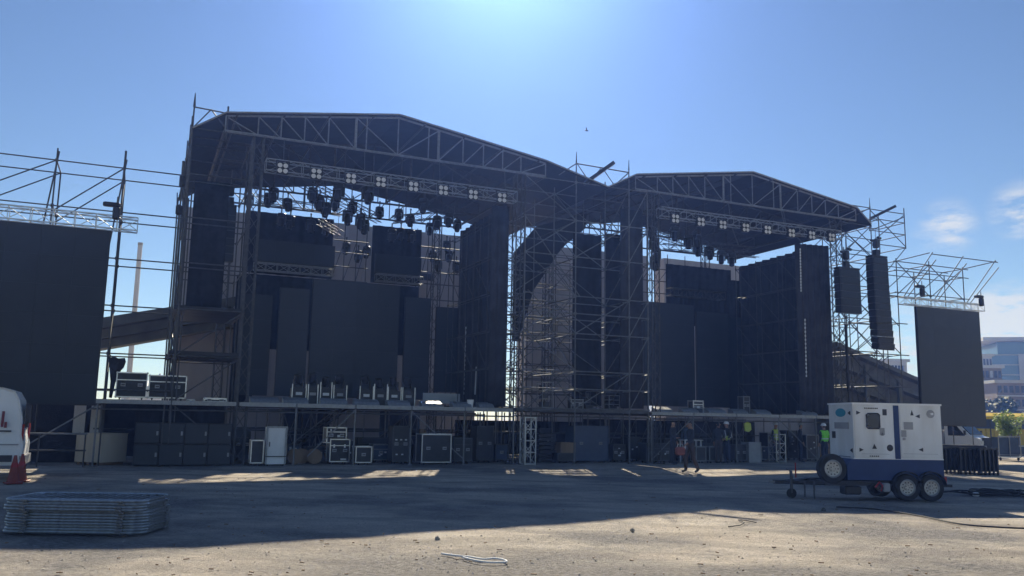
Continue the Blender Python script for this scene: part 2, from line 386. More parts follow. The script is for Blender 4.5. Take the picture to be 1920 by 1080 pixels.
# ------------------------------------------------------------------ LED screens
def led(name_label, u0, u1, v, z0, z1, m='screen', group='switched-off led screens', th=.14, split=None):
    rt = root('led_screen', name_label, 'led screen', W((u0 + u1) / 2, v, z0), group)
    mb = MB(); n = max(1, round((u1 - u0) / .98)); k = max(1, round((z1 - z0) / .98)); g = .0012
    for i in range(n):
        for j in range(k):
            a0 = u0 + (u1 - u0) * i / n + g; a1 = u0 + (u1 - u0) * (i + 1) / n - g
            c0 = z0 + (z1 - z0) * j / k + g; c1 = z0 + (z1 - z0) * (j + 1) / k - g
            jit = random.uniform(-.0015, .0015)
            mb.sbox(a0, a1, v + jit, v + .08, c0, c1)
    link('display', mb, m, rt)
    fr = MB()
    for q in (u0 - .02, u1 + .02): fr.sbox(q - .02, q + .02, v + .02, v + th, z0, z1)
    fr.sbox(u0 - .04, u1 + .04, v + .09, v + th, z0 - .03, z0); fr.sbox(u0, u1, v + .09, v + th, z0 + .02, z1 - .02)
    fr.sbox(u0 - .04, u1 + .04, v + .02, v + th, z1, z1 + .03)
    link('frame', fr, 'black', rt)
    return rt
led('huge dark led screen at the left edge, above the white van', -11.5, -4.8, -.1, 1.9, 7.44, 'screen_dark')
led('dark portrait led screen on the scaffold at the far right, beyond the white generator', 30.92, 35.24, -.1, 1.75, 7.44, 'screen')
V1 = 7.0
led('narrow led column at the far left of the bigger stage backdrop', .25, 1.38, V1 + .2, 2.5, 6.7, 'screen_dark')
led('led column just left of the wide centre screen on the bigger stage', 1.72, 2.9, V1, 2.5, 7.05)
led('widest led wall in the middle of the bigger stage, behind the row of lights', 3.1, 6.95, V1 + .1, 2.5, 7.55)
led('led column just right of the wide centre screen on the bigger stage', 7.26, 8.4, V1, 2.5, 7.05)
led('shorter led column at the far right of the bigger stage beside the black side drape', 8.72, 10.0, V1 - .1, 2.85, 6.68)
led('wide led wall at the left of the smaller stage backdrop', 19.9, 22.9, V1, 2.5, 7.75)
led('led column right of the wide wall on the smaller stage', 23.12, 25.1, V1, 2.5, 7.45)
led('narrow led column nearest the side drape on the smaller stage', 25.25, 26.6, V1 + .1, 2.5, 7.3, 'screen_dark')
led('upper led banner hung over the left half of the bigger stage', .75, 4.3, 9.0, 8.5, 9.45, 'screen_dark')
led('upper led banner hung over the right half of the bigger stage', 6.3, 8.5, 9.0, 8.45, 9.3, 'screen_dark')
box_truss('banner_truss', 'lattice truss below the left upper banner of the bigger stage', 'trusses under the upper banners', .75, 4.3, 8.95, 8.22, .34, .5)
box_truss('banner_truss', 'lattice truss below the right upper banner of the bigger stage', 'trusses under the upper banners', 6.3, 8.6, 8.95, 8.17, .34, .5)
box_truss('banner_truss', 'dim lattice truss across the back of the smaller stage', 'trusses under the upper banners', 22.0, 25.6, 8.0, 8.55, .4, .5, 'steel_dark')

# ------------------------------------------------------------------ drapes
def drape(label, path, z0, z1, amp=.09, wl=.34, m='drape', group='black stage drapes', th=.03, name='stage_drape', hem=.0):
    pts = []; Ltot = 0
    for a, b in zip(path[:-1], path[1:]):
        d = Vector((b[0] - a[0], b[1] - a[1], 0)); n = max(2, int(d.length / (wl / 5)))
        for i in range(n):
            t = i / n; s = Ltot + d.length * t; nn = Vector((-d.y, d.x, 0)).normalized()
            w = amp * math.sin(2 * math.pi * s / wl + 1.3 * noise.noise(Vector((s * .8, 1.7, 0)))) * (.7 + .5 * noise.noise(Vector((s * .5, 9, 0))))
            pts.append((a[0] + d.x * t + nn.x * w, a[1] + d.y * t + nn.y * w, nn, s))
        Ltot += d.length
    rows = 7; mb = MB(); N = len(pts)
    for side in (0, 1):
        for r in range(rows + 1):
            z = z0 + (z1 - z0) * r / rows
            for x, y, nn, s in pts:
                sway = .05 * noise.noise(Vector((s * .6, z * .5, 3))) * (1 - r / rows)
                zz = z + (hem * noise.noise(Vector((s, 5, 5))) if r == 0 else 0)
                mb.v.append(W(x + nn.x * (side * th + sway), y + nn.y * (side * th + sway), zz))
    S0 = (rows + 1) * N
    for r in range(rows):
        for i in range(N - 1):
            mb.f.append((r * N + i, r * N + i + 1, r * N + N + i + 1, r * N + N + i))
            mb.f.append((S0 + r * N + i, S0 + r * N + N + i, S0 + r * N + N + i + 1, S0 + r * N + i + 1))
        for e in (0, N - 1): mb.f.append((r * N + e, r * N + N + e, S0 + r * N + N + e, S0 + r * N + e))
    for r in (0, rows):
        for i in range(N - 1): mb.f.append((r * N + i, S0 + r * N + i, S0 + r * N + i + 1, r * N + i + 1))
    c = path[0]
    o = link(name, mb, m, None, W(c[0], c[1], z0), smooth=True)
    return tag(o, label, 'drape', group)
drape('black cloth hung on the left wing tower of the bigger stage', [(-2.3, 1.1), (-1.05, 1.1)], 5.25, 9.8, .05, .4, m='scrim')
drape('long black drape along the right side of the bigger stage', [(9.75, 7.0), (9.6, .9)], 2.15, 10.3, .17, .6)
drape('pleated black leg drape at the right front corner of the bigger stage', [(8.75, .55), (9.5, .45)], 2.15, 10.05, .07, .28)
drape('black leg drape at the left front corner of the smaller stage', [(14.6, .5), (S(1209, 600, .5)[0], .5)], 2.2, 10.6, .05, .35)
drape('long black drape along the right side of the smaller stage', [(26.0, 7.2), (25.6, 1.0)], 2.15, 10.1, .17, .62)
drape('pleated black leg drape at the right front corner of the smaller stage', [(24.1, .6), (26.0, .35)], 2.15, 10.05, .1, .3)
drape('black backcloth behind the left upper banner', [(.3, 9.5), (4.4, 9.5)], 8.0, 10.85, .05, .5, m='scrim')
drape('black backcloth behind the right upper banner', [(6.2, 9.5), (8.75, 9.5)], 8.0, 10.8, .05, .5, m='scrim')
drape('dark backcloth hung at the back of the smaller stage', [(22.9, 9.5), (27.4, 9.5)], 7.0, 10.4, .05, .5, m='scrim')
drape('black cloth filling the scaffold between the two stages', [(S(1074, 600, 2.3)[0], 2.3), (S(1131, 600, 2.3)[0], 2.3)], 2.3, 9.75, .06, .5, m='scrim')
drape('narrow black cloth strip left of the smaller stage leg drape', [(S(1134, 600, 2.3)[0], 2.3), (S(1172, 600, 2.3)[0], 2.3)], 2.3, 9.9, .04, .4, m='scrim')
drape('added low black sheet darkening the back under the left part of the bigger stage', [(2.7, 10.5), (4.9, 10.5)], .02, 1.95, .05, .5, m='scrim', group='added dark sheets below the decks')  # this and the next sheets are added to keep the under-deck view dark
drape('added low black sheet darkening the back under the right part of the bigger stage', [(7.2, 10.5), (9.3, 10.5)], .02, 1.95, .05, .5, m='scrim', group='added dark sheets below the decks')
drape('long low black sheet added to darken the space under the link deck', [(10.0, 7.6), (17.6, 7.9)], .02, 1.6, .06, .6, m='scrim', group='added dark sheets below the decks')
drape('long low black sheet added to darken the space under the smaller stage', [(17.9, 9.8), (29.5, 10.2)], .02, 1.75, .06, .6, m='scrim', group='added dark sheets below the decks')
drape('black sheet added for darkness behind the subwoofers under the wing deck', [(-3.6, 1.2), (-.7, 1.2)], .9, 1.95, .04, .4, m='scrim', group='added dark sheets below the decks')
drape('black masking cloth low behind the led wall of the bigger stage', [(.2, 10.4), (1.3, 10.4)], 2.15, 8.0, .05, .5, m='scrim')
drape('black sheet added to darken the gaps behind the led walls of the bigger stage', [(.3, 8.2), (8.3, 8.2)], 4.5, 7.75, .05, .5, m='scrim')  # added so the gaps between the led columns stay dark
drape('black masking cloth filling the back right of the smaller stage', [(26.3, 8.5), (29.2, 7.6)], 2.15, 9.6, .08, .5, m='scrim')

def sheet(name, label, pts, v, m, group=None, th=.05, cat='tarpaulin'):
    mb = MB().prism([SW(x, y, v) for x, y in pts], W(0, th, 0) - W(0, 0, 0))
    c = sum(mb.v, Vector()) / len(mb.v); c.z = min(p.z for p in mb.v)
    return tag(link(name, mb, m, None, c), label, cat, group)
sheet('side_tarpaulin', 'dark slanting tarpaulin hanging between the two stage roofs', [(963, 475), (1005, 425), (1100, 400), (1098, 428), (1052, 466), (1000, 545), (972, 640), (962, 640)], 5.0, 'tarp')

# ------------------------------------------------------------------ stage roofs
OFFS = [0, 1.2, 1.6, 2.6, 3.45, 4.27, 5.06, 6.15]
def roof_z(d): 
    d = abs(d); return 12.93 - d * (.93 / 6.15) if d <= 6.15 else 12.0 - (d - 6.15) * .62
def stage_roof(label, uc, eL, eR, uL, uR):
    rt = root('stage_roof', label, 'roof', W(uc, 5.4, 11.3), 'roofs over the two stages')
    D = 10.9
    prof = [(eL, 11.28), (uc - 6.15, 12.0), (uc, 12.93), (uc + 6.15, 12.0), (eR, 11.28)]
    mb = MB()
    top = [W(u, -.08, z) for u, z in prof]; bot = [W(u, -.08, z - .07) for u, z in reversed(prof)]
    mb.prism(top + bot, W(0, D, 0) - W(0, 0, 0)); link('canopy', mb, 'tarp', rt)
    e = MB().path([W(u, -.1, z + .0) for u, z in prof], .03, 6); link('edge_rail', e, 'alu_dull', rt)
    e = MB().path([W(u, D - .2, z) for u, z in prof], .035, 6); link('edge_rail', e, 'alu_dull', rt)
    for k, v in enumerate((0, 3.6, 7.4, 10.5)):
        mbc = MB().bar(W(uL, v, 11.37), W(uR, v, 11.37), .045, 8)
        mbc.path([W(uc - 6.15, v, 11.9), W(uc, v, 12.82), W(uc + 6.15, v, 11.9)], .035, 6)
        sm = 'steel' if k == 0 else 'steel_dark'; t = link('truss', mbc, sm, rt)  # inner trusses take the shade-toned copy, the front one stays lighter
        offs = sorted([-o for o in OFFS if o] + OFFS)
        for o in offs:
            thick = abs(o) == 1.6; u = uc + o
            if uL - .1 <= u <= uR + .1: link('upright', MB().bar(W(u, v, 11.37), W(u, v, roof_z(o) - .1), .05 if thick else .025, 6), sm, t)
        dl = [0, 1.6, 2.6, 3.45, 4.27, 5.06, 6.15]
        for a, b in zip(dl[:-1], dl[1:]):
            for s in (-1, 1):
                ua, ub = uc + s * a, uc + s * b
                if uL - .2 <= ub <= uR + .2: link('diagonal', MB().bar(W(ub, v, roof_z(b) - .12), W(ua, v, 11.37), .023, 6), sm, t)
    for o in (-5.8, -4.2, -2.6, -1.0, 1.0, 2.6, 4.2, 5.8):
        link('purlin', MB().bar(W(uc + o, -.2, roof_z(o) - .12), W(uc + o, 10.5, roof_z(o) - .12), .04, 6), 'steel_dark', rt)
    for a, b in ((-5.06, -1.6), (1.6, 5.06)):
        for v0, v1 in ((0, 3.6), (3.6, 7.4)):
            link('roof_brace', MB().bar(W(uc + a, v0, 11.4), W(uc + b, v1, 11.4), .025, 6), 'steel_dark', rt)
    # eave side beams hanging under both long sides
    for u in (uL, uR): link('side_beam', MB().bar(W(u, 0, 11.37), W(u, 10.5, 11.37), .06, 8), 'steel_dark', rt)
    return rt
stage_roof('bigger gabled dark tarpaulin roof over the left stage', 4.65, -2.55, 13.62, -1.5, 10.8)
stage_roof('smaller-looking gabled dark roof over the right stage', 21.17, 13.66, 28.2, 15.0, 27.3)

def column(label, u, v, top, w=.36):
    rt = root('roof_column', label, 'column', W(u, v, 0), 'lattice columns holding the stage roofs'); h = w / 2
    for a in (-h, h):
        for b in (-h, h): link('chord', MB().bar(W(u + a, v + b, 0), W(u + a, v + b, top), .03), 'steel_dark', rt)
    n = int(top / .55)
    for sd in range(4):
        mb = MB(); A = [(-h, -h), (h, -h), (h, h), (-h, h)][sd]; B = [(h, -h), (h, h), (-h, h), (-h, -h)][sd]
        for i in range(n):
            z = top * i / n; z2 = top * (i + 1) / n; p, q = (A, B) if i % 2 else (B, A)
            mb.bar(W(u + p[0], v + p[1], z), W(u + q[0], v + q[1], z2), .014, 5)
        link('lattice', mb, 'steel_dark', rt)
    link('base_plate', MB().sbox(u - .3, u + .3, v - .3, v + .3, 0, .03), 'steel_dark', rt)
for lab, u, v in (('front left lattice column of the bigger stage', -.35, .25), ('front right lattice column of the bigger stage', 9.75, .2),
                  ('front left lattice column of the smaller stage', 16.0, .2), ('front right lattice column of the smaller stage', 26.2, .2),
                  ('rear left lattice column of the bigger stage', -.35, 10.4), ('rear right lattice column of the bigger stage', 9.75, 10.4),
                  ('rear left lattice column of the smaller stage', 16.0, 10.4), ('rear right lattice column of the smaller stage', 26.2, 10.4)):
    column(lab, u, v, 11.35)

# front lighting trusses with blinders
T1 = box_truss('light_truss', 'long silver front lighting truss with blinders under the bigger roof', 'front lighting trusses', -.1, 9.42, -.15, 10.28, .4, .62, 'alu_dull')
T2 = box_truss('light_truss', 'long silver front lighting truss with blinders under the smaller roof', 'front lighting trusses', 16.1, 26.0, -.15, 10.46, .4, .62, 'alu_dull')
for T, us, z in ((T1, (.5, 3.4, 6.3, 9.0), 10.45), (T2, (16.8, 19.8, 22.9, 25.6), 10.62)):
    for u in us: link('hoist_chain', MB().bar(W(u, -.15, z), W(u, -.02, 11.4), .012, 5), 'chain', T)
def make_blinder(label, loc):
    rt = root('blinder_light', label, 'stage light', loc, 'four-lamp blinders on the front trusses')
    mb = MB().sbox(0, 0, 0, 0, 0, 0); mb.v = []; mb.f = []
    c = Vector(loc); uu = Vector((UX, UY, 0)); vv = Vector((VX, VY, 0)); zz = Vector((0, 0, 1))
    def B(a0, a1, b0, b1, z0, z1): return [c + uu * a + vv * b + zz * z for a, b, z in ((a0, b0, z0), (a1, b0, z0), (a1, b1, z0), (a0, b1, z0), (a0, b0, z1), (a1, b0, z1), (a1, b1, z1), (a0, b1, z1))]
    link('housing', MB().hexa(B(-.19, .19, 0, .13, -.19, .19)), 'blackm', rt)
    for a in (-.095, .095):
        for b in (-.095, .095):
            link('lamp', MB().lathe(c + uu * a + zz * b - vv * .03, vv, [(0, .082), (.012, .07), (.04, .03)], 14), 'lampface', rt)
    link('bracket', MB().hexa(B(-.23, -.205, .02, .08, -.05, .28)).hexa(B(.205, .23, .02, .08, -.05, .28)).hexa(B(-.23, .23, .02, .08, .255, .28)), 'black', rt)
    return rt
b1 = [(530, 315.5), (593, 326), (658, 335), (714, 341.5), (775, 350), (831, 357), (887, 365), (941, 371)]
b2 = [(1266, 410), (1314, 416), (1355, 421.5), (1398, 427), (1439, 431), (1484, 437), (1522, 441), (1559, 445)]
proto = None
for si, (lst, nm) in enumerate(((b1, 'bigger left stage'), (b2, 'smaller right stage'))):
    for i, (x, y) in enumerate(lst):
        p = SW(x, y, -.4); lab = '%s four-lamp blinder from the left on the truss of the %s' % (ORD[i], nm)
        if proto is None: proto = make_blinder(lab, p)
        else: dup(proto, p, 0, lab)

# moving lights
def make_mover(label, loc):
    rt = root('moving_light', label, 'stage light', loc, 'dark moving lights hung in the roofs'); c = Vector(loc)
    link('base', MB().bbox(c + Vector((0, 0, -.08)), (.34, .26, .16), .3, .03), 'blackm', rt)
    y = MB().box(c + Vector((-.17, 0, -.3)), (.06, .16, .34)).box(c + Vector((.17, 0, -.3)), (.06, .16, .34)).box(c + Vector((0, 0, -.17)), (.38, .18, .06))
    link('yoke', y, 'blackm', rt)
    h = link('head', MB().lathe(c + Vector((0, .03, -.2)), (0, -.25, -1), [(0, .07), (.05, .12), (.28, .135), (.40, .12), (.42, .11)], 14), 'blackm', rt, smooth=False)
    link('lens', MB().lathe(c + Vector((0, .03, -.2)) + Vector((0, -.25, -1)).normalized() * .422, (0, -.25, -1), [(0, .1), (.02, .06)], 14), 'glass', h)
    link('clamp', MB().bar(c, c + Vector((0, 0, .22)), .03, 6).disc(c + Vector((0, 0, .24)), (1, 0, 0), .05, .05, 10), 'steel_dark', rt)
    return rt
mv = []
def mover(x, y, v, lab, s=1.0):
    p = SW(x, y, v)
    if not mv: o = make_mover(lab, p); mv.append(o)
    else: o = dup(mv[0], p, random.uniform(-.6, .6), lab)
    o.scale = (s, s, s)
    u, _ = S(x, y, v)
    return o
ML1 = [(587, 352, 5), (600, 368, 5.2), (612, 380, 5.4), (652, 395, 5.6), (690, 350, 3.8), (676, 402, 5.8), (684, 412, 5.9), (636, 345, 3.8), (795, 372, 3.8), (842, 400, 6), (820, 405, 6.5), (514, 352, 7.2),
       (505, 362, 7.4), (545, 405, 8.7), (583, 412, 8.7), (735, 430, 8.7), (772, 432, 8.7), (528, 400, 8.7), (752, 428, 8.7), (612, 418, 8.7)]
for i, (x, y, v) in enumerate(ML1):
    where = ('hung on the slanting truss under the bigger roof' if i in (0, 1, 2, 3, 5, 6) else 'hung below the bigger roof' if i < 13 else 'before an upper backcloth of the bigger stage')
    same = [q for j, q in enumerate(ML1) if (0 if j in (0, 1, 2, 3, 5, 6) else 1 if j < 13 else 2) == (0 if i in (0, 1, 2, 3, 5, 6) else 1 if i < 13 else 2)]
    k = sorted(same).index((x, y, v))
    mover(x, y, v, '%s black moving light from the left, %s' % (ORD[k], where), 1.2 if i in (4, 7) else 1.05)
ML2 = [(1222, 425, 3.7), (1226, 445, 3.7), (1230, 465, 3.7), (1228, 480, 3.8), (1265, 425, 3.7), (1291, 440, 3.7), (1306, 440, 5), (1308, 455, 5.3), (1330, 462, 6), (1352, 470, 6.5), (1372, 475, 7)]
for i, q in enumerate(sorted(ML2)):
    mover(*q, '%s black moving light from the left, under the smaller roof' % ORD[i], 1.15)
ML3 = [(540, 372, 7.3), (628, 372, 7.3), (662, 378, 7.3), (712, 388, 7.3), (748, 392, 7.3), (770, 402, 7.3), (806, 418, 7.3), (858, 412, 7.0), (468, 366, 7.4)]
for i, q in enumerate(sorted(ML3)): mover(*q, '%s black moving light from the left, on the deepest truss of the bigger roof' % ORD[i], .95)
ML4 = [(650, 455, 12.0), (672, 470, 12.0), (688, 462, 12.0), (812, 470, 12.0), (842, 470, 12.0), (822, 488, 12.0), (856, 490, 12.0), (838, 452, 12.0)]
for i, q in enumerate(sorted(ML4)): mover(*q, '%s black moving light from the left, before the bare grey grandstand wall' % ORD[i], 1.0)
def rear_rig(label, u0, u1, zs, v, drops):
    rt = root('rear_rig', label, 'rigging', W((u0 + u1) / 2, v, zs[0]), 'rigging pipes behind the led walls')
    for z in zs: link('pipe', MB().bar(W(u0, v, z), W(u1, v, z), .03), 'steel_dark', rt)
    for u in drops: link('drop_pipe', MB().bar(W(u, v, zs[0]), W(u, v, 11.2), .025), 'steel_dark', rt)
    for a, b in zip(drops[:-1], drops[1:]): link('brace', MB().bar(W(a, v, zs[0]), W(b, v, zs[-1]), .02), 'steel_dark', rt)
rear_rig('rigging pipes before the grey wall between the two upper banners', 4.4, 6.4, [8.2, 8.9, 9.6, 10.2], 11.0, [4.6, 5.2, 5.8, 6.3])
rear_rig('rigging pipes before the grey wall right of the right upper banner', 8.7, 11.2, [7.6, 8.4, 9.0, 9.7, 10.3], 11.0, [8.9, 9.5, 10.2, 10.9])
rear_rig('rigging pipes at the back of the smaller stage', 20.5, 26.5, [8.9, 9.6, 10.3], 10.7, [20.8, 21.6, 22.6, 23.8, 25.0, 26.2])
# inner trusses that carry them
def free_truss(label, A, B, w=.3, m='steel_dark', group='inner lighting trusses'):
    A, B = Vector(A), Vector(B); d = (B - A).normalized(); s = d.cross(Vector((0, 0, 1))).normalized(); up = s.cross(d)
    rt = root('light_truss', label, 'truss', (A + B) / 2, group); h = w / 2; n = max(2, int((B - A).length / .45))
    for a in (-h, h):
        for b in (-h, h): link('chord', MB().bar(A + s * a + up * b, B + s * a + up * b, .022), m, rt)
    for a0, b0, a1, b1 in ((-h, -h, -h, h), (h, -h, h, h), (-h, h, h, h), (-h, -h, h, -h)):
        mb = MB()
        for i in range(n):
            p = A + (B - A) * i / n; q = A + (B - A) * (i + 1) / n
            x, y = ((a0, b0), (a1, b1)) if i % 2 else ((a1, b1), (a0, b0))
            mb.bar(p + s * x[0] + up * x[1], q + s * y[0] + up * y[1], .012, 5)
        link('lattice', mb, m, rt)
    for t in (.15, .85):
        p = A + (B - A) * t; link('hoist_chain', MB().bar(p, Vector((p.x, p.y, 11.5)), .012, 5), 'chain', rt)
    return rt
free_truss('slanting lighting truss under the middle of the bigger roof', SW(585, 348, 4.6), SW(712, 412, 6.2))
free_truss('lighting truss crossing high at the right rear of the bigger roof', SW(735, 412, 7.2), SW(872, 398, 6.8))
free_truss('lighting truss at the back left of the bigger roof', SW(480, 372, 8.6), SW(640, 398, 8.6))
free_truss('pale lit piece of truss low in the middle of the bigger roof', SW(598, 415, 7.8), SW(640, 440, 8.4), .26, 'alu_dull')
free_truss('lighting truss across the left of the smaller roof', SW(1215, 432, 4.2), SW(1330, 470, 6.5))
free_truss('lighting truss across the middle of the smaller roof', SW(1240, 462, 8.4), SW(1420, 478, 8.4))

# ------------------------------------------------------------------ stage decks
def stage_deck(label, u0, u1, posts, z=2.08, m='alu_dull', vdepth=10.6, grp='scaffold stage decks', braces=()):
    rt = root('stage_deck', label, 'stage', W((u0 + u1) / 2, vdepth / 2, 0), grp)
    link('platform', MB().sbox(u0, u1, .06, vdepth, z - .1, z), 'deck', rt)
    cuts = [u0] + [p for p in posts if u0 + .3 < p < u1 - .3] + [u1]
    for a, b in zip(cuts[:-1], cuts[1:]): link('edge_beam', MB().sbox(a + .02, b - .02, -.04, .055, z - .13, z + .005), m, rt)
    link('ledger', MB().bar(W(u0, .02, z - .3), W(u1, .02, z - .3), .026), 'steel_dark', rt)
    for v in (.02, 3.5, 7.0, 10.4):
        for p in posts: link('leg', MB().bar(W(p, v, 0), W(p, v, z - .14), .03).sbox(p - .08, p + .08, v - .08, v + .08, 0, .02), 'steel', rt)
        if v > 1: link('ledger', MB().bar(W(u0, v, 1.1), W(u1, v, 1.1), .024), 'steel_dark', rt)
    for a, b, z0, z1, v in braces: link('brace', MB().bar(W(a, v, z0), W(b, v, z1), .024), 'steel', rt)
    return rt
P1 = [-.5, 1.45, 3.5, 5.55, 7.6, 9.6]
stage_deck('silver-edged deck of the bigger stage with equipment stored below', -.45, 9.55, P1,
           braces=[(3.5, 1.9, 1.9, .3, .02), (5.55, 7.6, 1.9, .2, .02), (1.45, 3.5, .2, 1.9, 3.5), (5.55, 7.6, .2, 1.9, 7.0)])
stage_deck('dark wing deck left of the bigger stage with two big flight cases', -4.9, -.52, [-4.7, -2.55], m='alu_dull', vdepth=4.2, braces=[(-4.7, -7.2, 1.9, .2, .02)])
stage_deck('dark link deck between the two stages', 9.65, 15.6, [10.3, 12.2, 14.7, 15.6], 2.12, 'steel_dark', 8)
stage_deck('silver-edged deck of the smaller stage', 15.72, 26.0, [15.75, 17.8, 20.0, 22.3, 24.4, 25.95],
           braces=[(17.8, 15.8, 1.9, .2, .02), (20.0, 22.3, 1.9, .2, 3.5), (22.3, 24.4, 1.9, .2, .02)])
def wedge(i, x, y, v, w, nm):
    u, z = S(x, y, v); d = .42
    pts = [W(u, v, 2.085), W(u, v + d, 2.085), W(u, v + d, 2.30), W(u, v + .1, 2.20)]
    o = link('floor_light_bar', MB().prism(pts, W(w, 0, 0) - W(0, 0, 0)), 'alu_dull', None, W(u, v, 2.085))
    tag(o, '%s low grey batten from the left along the front edge of the %s' % (ORD[i], nm), 'batten', 'low battens on the stage edges')
for i, (x, w) in enumerate(((470, .95), (532, .85), (602, .95), (666, .9), (728, .85), (792, .8), (850, .75), (900, .6))): wedge(i, x, 750, .25, w, 'bigger stage')
for i, (x, w) in enumerate(((1232, .8), (1282, .8), (1330, .9), (1376, .8), (1420, .8), (1505, .9))): wedge(i, x, 770, .25, w, 'smaller stage')

# ------------------------------------------------------------------ flight cases
def flight_case(label, c, size, rz=0.0, body='case', trim='alu', group=None, stickers=(), castors=True, handles=2, name='flight_case', lid=.28):
    w, d, h = size; c = Vector(c); m = Matrix.Rotation(rz, 3, 'Z'); cz = .10 if castors else 0.0
    rt = root(name, label, 'flight case', c, group)
    def T(x, y, z): return c + m @ Vector((x, y, z + cz))
    link('body', MB().box(T(0, 0, h / 2), (w, d, h), rz), body, rt)
    e = MB(); t = .018
    for z in (0, h):
        for y in (-d / 2, d / 2): e.box(T(0, y, z), (w + t * 2, t * 2, t * 2), rz)
        for x in (-w / 2, w / 2): e.box(T(x, 0, z), (t * 2, d - t * 2 - .004, t * 2), rz)
    for x in (-w / 2, w / 2):
        for y in (-d / 2, d / 2): e.box(T(x, y, h / 2), (t * 2, t * 2, h - t * 2 - .004), rz)
    if lid: 
        for y in (-d / 2 - .004, d / 2 + .004): e.box(T(0, y, h * (1 - lid)), (w - t * 2 - .004, .016, .03), rz)
    cb = e
    for x in (-w / 2, w / 2):
        for y in (-d / 2, d / 2):
            for z in (0, h): cb.ball(T(x, y, z), .034, 8, 5)
    link('edge_trim', e, trim, rt)
    for k in range(handles):
        x = (-.28 + .56 * k) * w if handles == 2 else 0
        hd = link('handle_dish', MB().box(T(x, -d / 2 - .006, h * .5), (.15, .012, .11), rz), 'grey', rt)
        link('handle', MB().bar(T(x - .05, -d / 2 - .03, h * .5), T(x + .05, -d / 2 - .03, h * .5), .012), 'black', hd)
    for x, z, sw, sh in stickers: link('sticker', MB().box(T(x * w, -d / 2 - .006, z * h), (sw, .008, sh), rz), 'sticker', rt)
    if castors:
        for x in (-w / 2 + .12, w / 2 - .12):
            for y in (-d / 2 + .1, d / 2 - .1):
                link('castor', MB().disc(T(x, y, -.055), m @ Vector((1, 0, 0)), .045, .035, 12).box(T(x, y, -.02), (.07, .07, .03), rz), 'blackm', rt)
    return rt
def fc_at(label, x0, x1, ytop, v, zb, d=.6, **k):           # case whose front spans x0..x1, standing at height zb
    u0, _ = S(x0, ytop, v); u1, z1 = S(x1, ytop, v); w = u1 - u0
    return flight_case(label, W((u0 + u1) / 2, v + d / 2, zb), (w, d, z1 - zb - .1), ANG, **k)
ZD = 2.085
fc_at('left one of the two big black flight cases on the left wing deck', 220, 277, 700, .9, ZD, .7, group='flight cases on the wing deck', lid=.3)
fc_at('wider and lower right one of the two black flight cases on the wing deck', 281, 350, 706, .9, ZD, .7, group='flight cases on the wing deck', lid=.28)
# slumped black cover beside them
def cover():
    pts = [(204, 745), (207, 715), (205, 690), (204, 672), (213, 668), (222, 672), (234, 671), (236, 677), (232, 688), (226, 694), (224, 705), (216, 716), (213, 730), (209, 746)]
    mb = MB().prism([SW(x, y, 1.0) for x, y in pts], W(0, .5, 0) - W(0, 0, 0))
    tag(link('equipment_cover', mb, 'drape', None, W(-4.3, 1, ZD)), 'slumped black cloth cover on a stand left of the two wing deck cases', 'cover')
cover()
# row of lights standing in open cases on the bigger stage
xs8 = [(548, 574), (578, 596), (601, 622), (626, 650), (675, 700), (702, 726), (728, 752), (755, 778)]
def cased_light(i, x0, x1):
    v = 3.2; u0, _ = S(x0, 730, v); u1, _ = S(x1, 730, v); w = (u1 - u0); uc = (u0 + u1) / 2; zb = ZD
    rt = root('floor_spotlight', '%s cased floor spotlight from the left in the row on the bigger stage' % ORD[i], 'stage light', W(uc, v, zb), 'cased spotlights on the bigger stage')
    link('case', MB().sbox(uc - w / 2, uc + w / 2, v, v + .5, zb, zb + .62), 'case', rt)
    for s in (-1, 1): link('edge_strip', MB().sbox(uc + s * w / 2 - .016, uc + s * w / 2 + .016, v - .03, v - .003, zb + .05, zb + .78 + .1 * (i % 3 == 2)), 'alu', rt)
    link('sticker', MB().sbox(uc - .12, uc + .12, v - .012, v - .003, zb + .36, zb + .47), 'sticker' if i % 2 == 0 else 'grey', rt)
    hz = zb + .95 + .06 * math.sin(i * 2.2)
    link('yoke', MB().sbox(uc - .2, uc - .15, v + .15, v + .3, zb + .62, hz).sbox(uc + .15, uc + .2, v + .15, v + .3, zb + .62, hz).sbox(uc - .14, uc + .14, v + .15, v + .3, zb + .62, zb + .68), 'blackm', rt)
    link('head', MB().lathe(W(uc, v + .25, hz - .15), (0.1 * math.sin(i), -.3, 1), [(0, .08), (.06, .14), (.28, .15), (.36, .13)], 12), 'blackm', rt)
for i, (a, b) in enumerate(xs8): cased_light(i, a, b)
fc_at('small pale carton on the bigger stage behind the left cased spotlights', 561, 578, 726, 4.2, ZD, .4, body='grey', trim='grey', castors=False, handles=0, name='equipment_box', group='boxes on the stage decks')
def desk(label, x, y, v, w, h, m='alu_dull'):
    u, z = S(x, y, v); rt = root('equipment_rack', label, 'rack', W(u, v, ZD), 'open racks on the stage decks')
    for a in (0, w):
        for b in (0, .5): link('post', MB().bar(W(u + a, v + b, ZD), W(u + a, v + b, ZD + h), .02), m, rt)
    for k in range(4):
        z = ZD + .08 + (h - .1) * k / 3
        link('shelf', MB().sbox(u - .01, u + w + .01, v - .01, v + .51, z, z + .025), m, rt)
        if k < 3: link('equipment', MB().sbox(u + .06, u + w - .1 - .1 * k, v + .05, v + .45, z + .03, z + (h - .1) / 3 * .7), 'blackm', rt)
desk('open silver rack at the left of the link deck', 1017, 750, 1.0, .45, 1.1)
desk('open silver rack at the right of the link deck', 1142, 755, 1.0, .5, .65)
desk('dark rack standing in the middle of the link deck', 1098, 755, 1.2, .5, .8, 'steel_dark')
fc_at('light grey framed box at the front of the link deck', 1071, 1093, 745, .4, 2.125, .3, castors=False, group='boxes on the stage decks', name='equipment_box', trim='alu_dull')
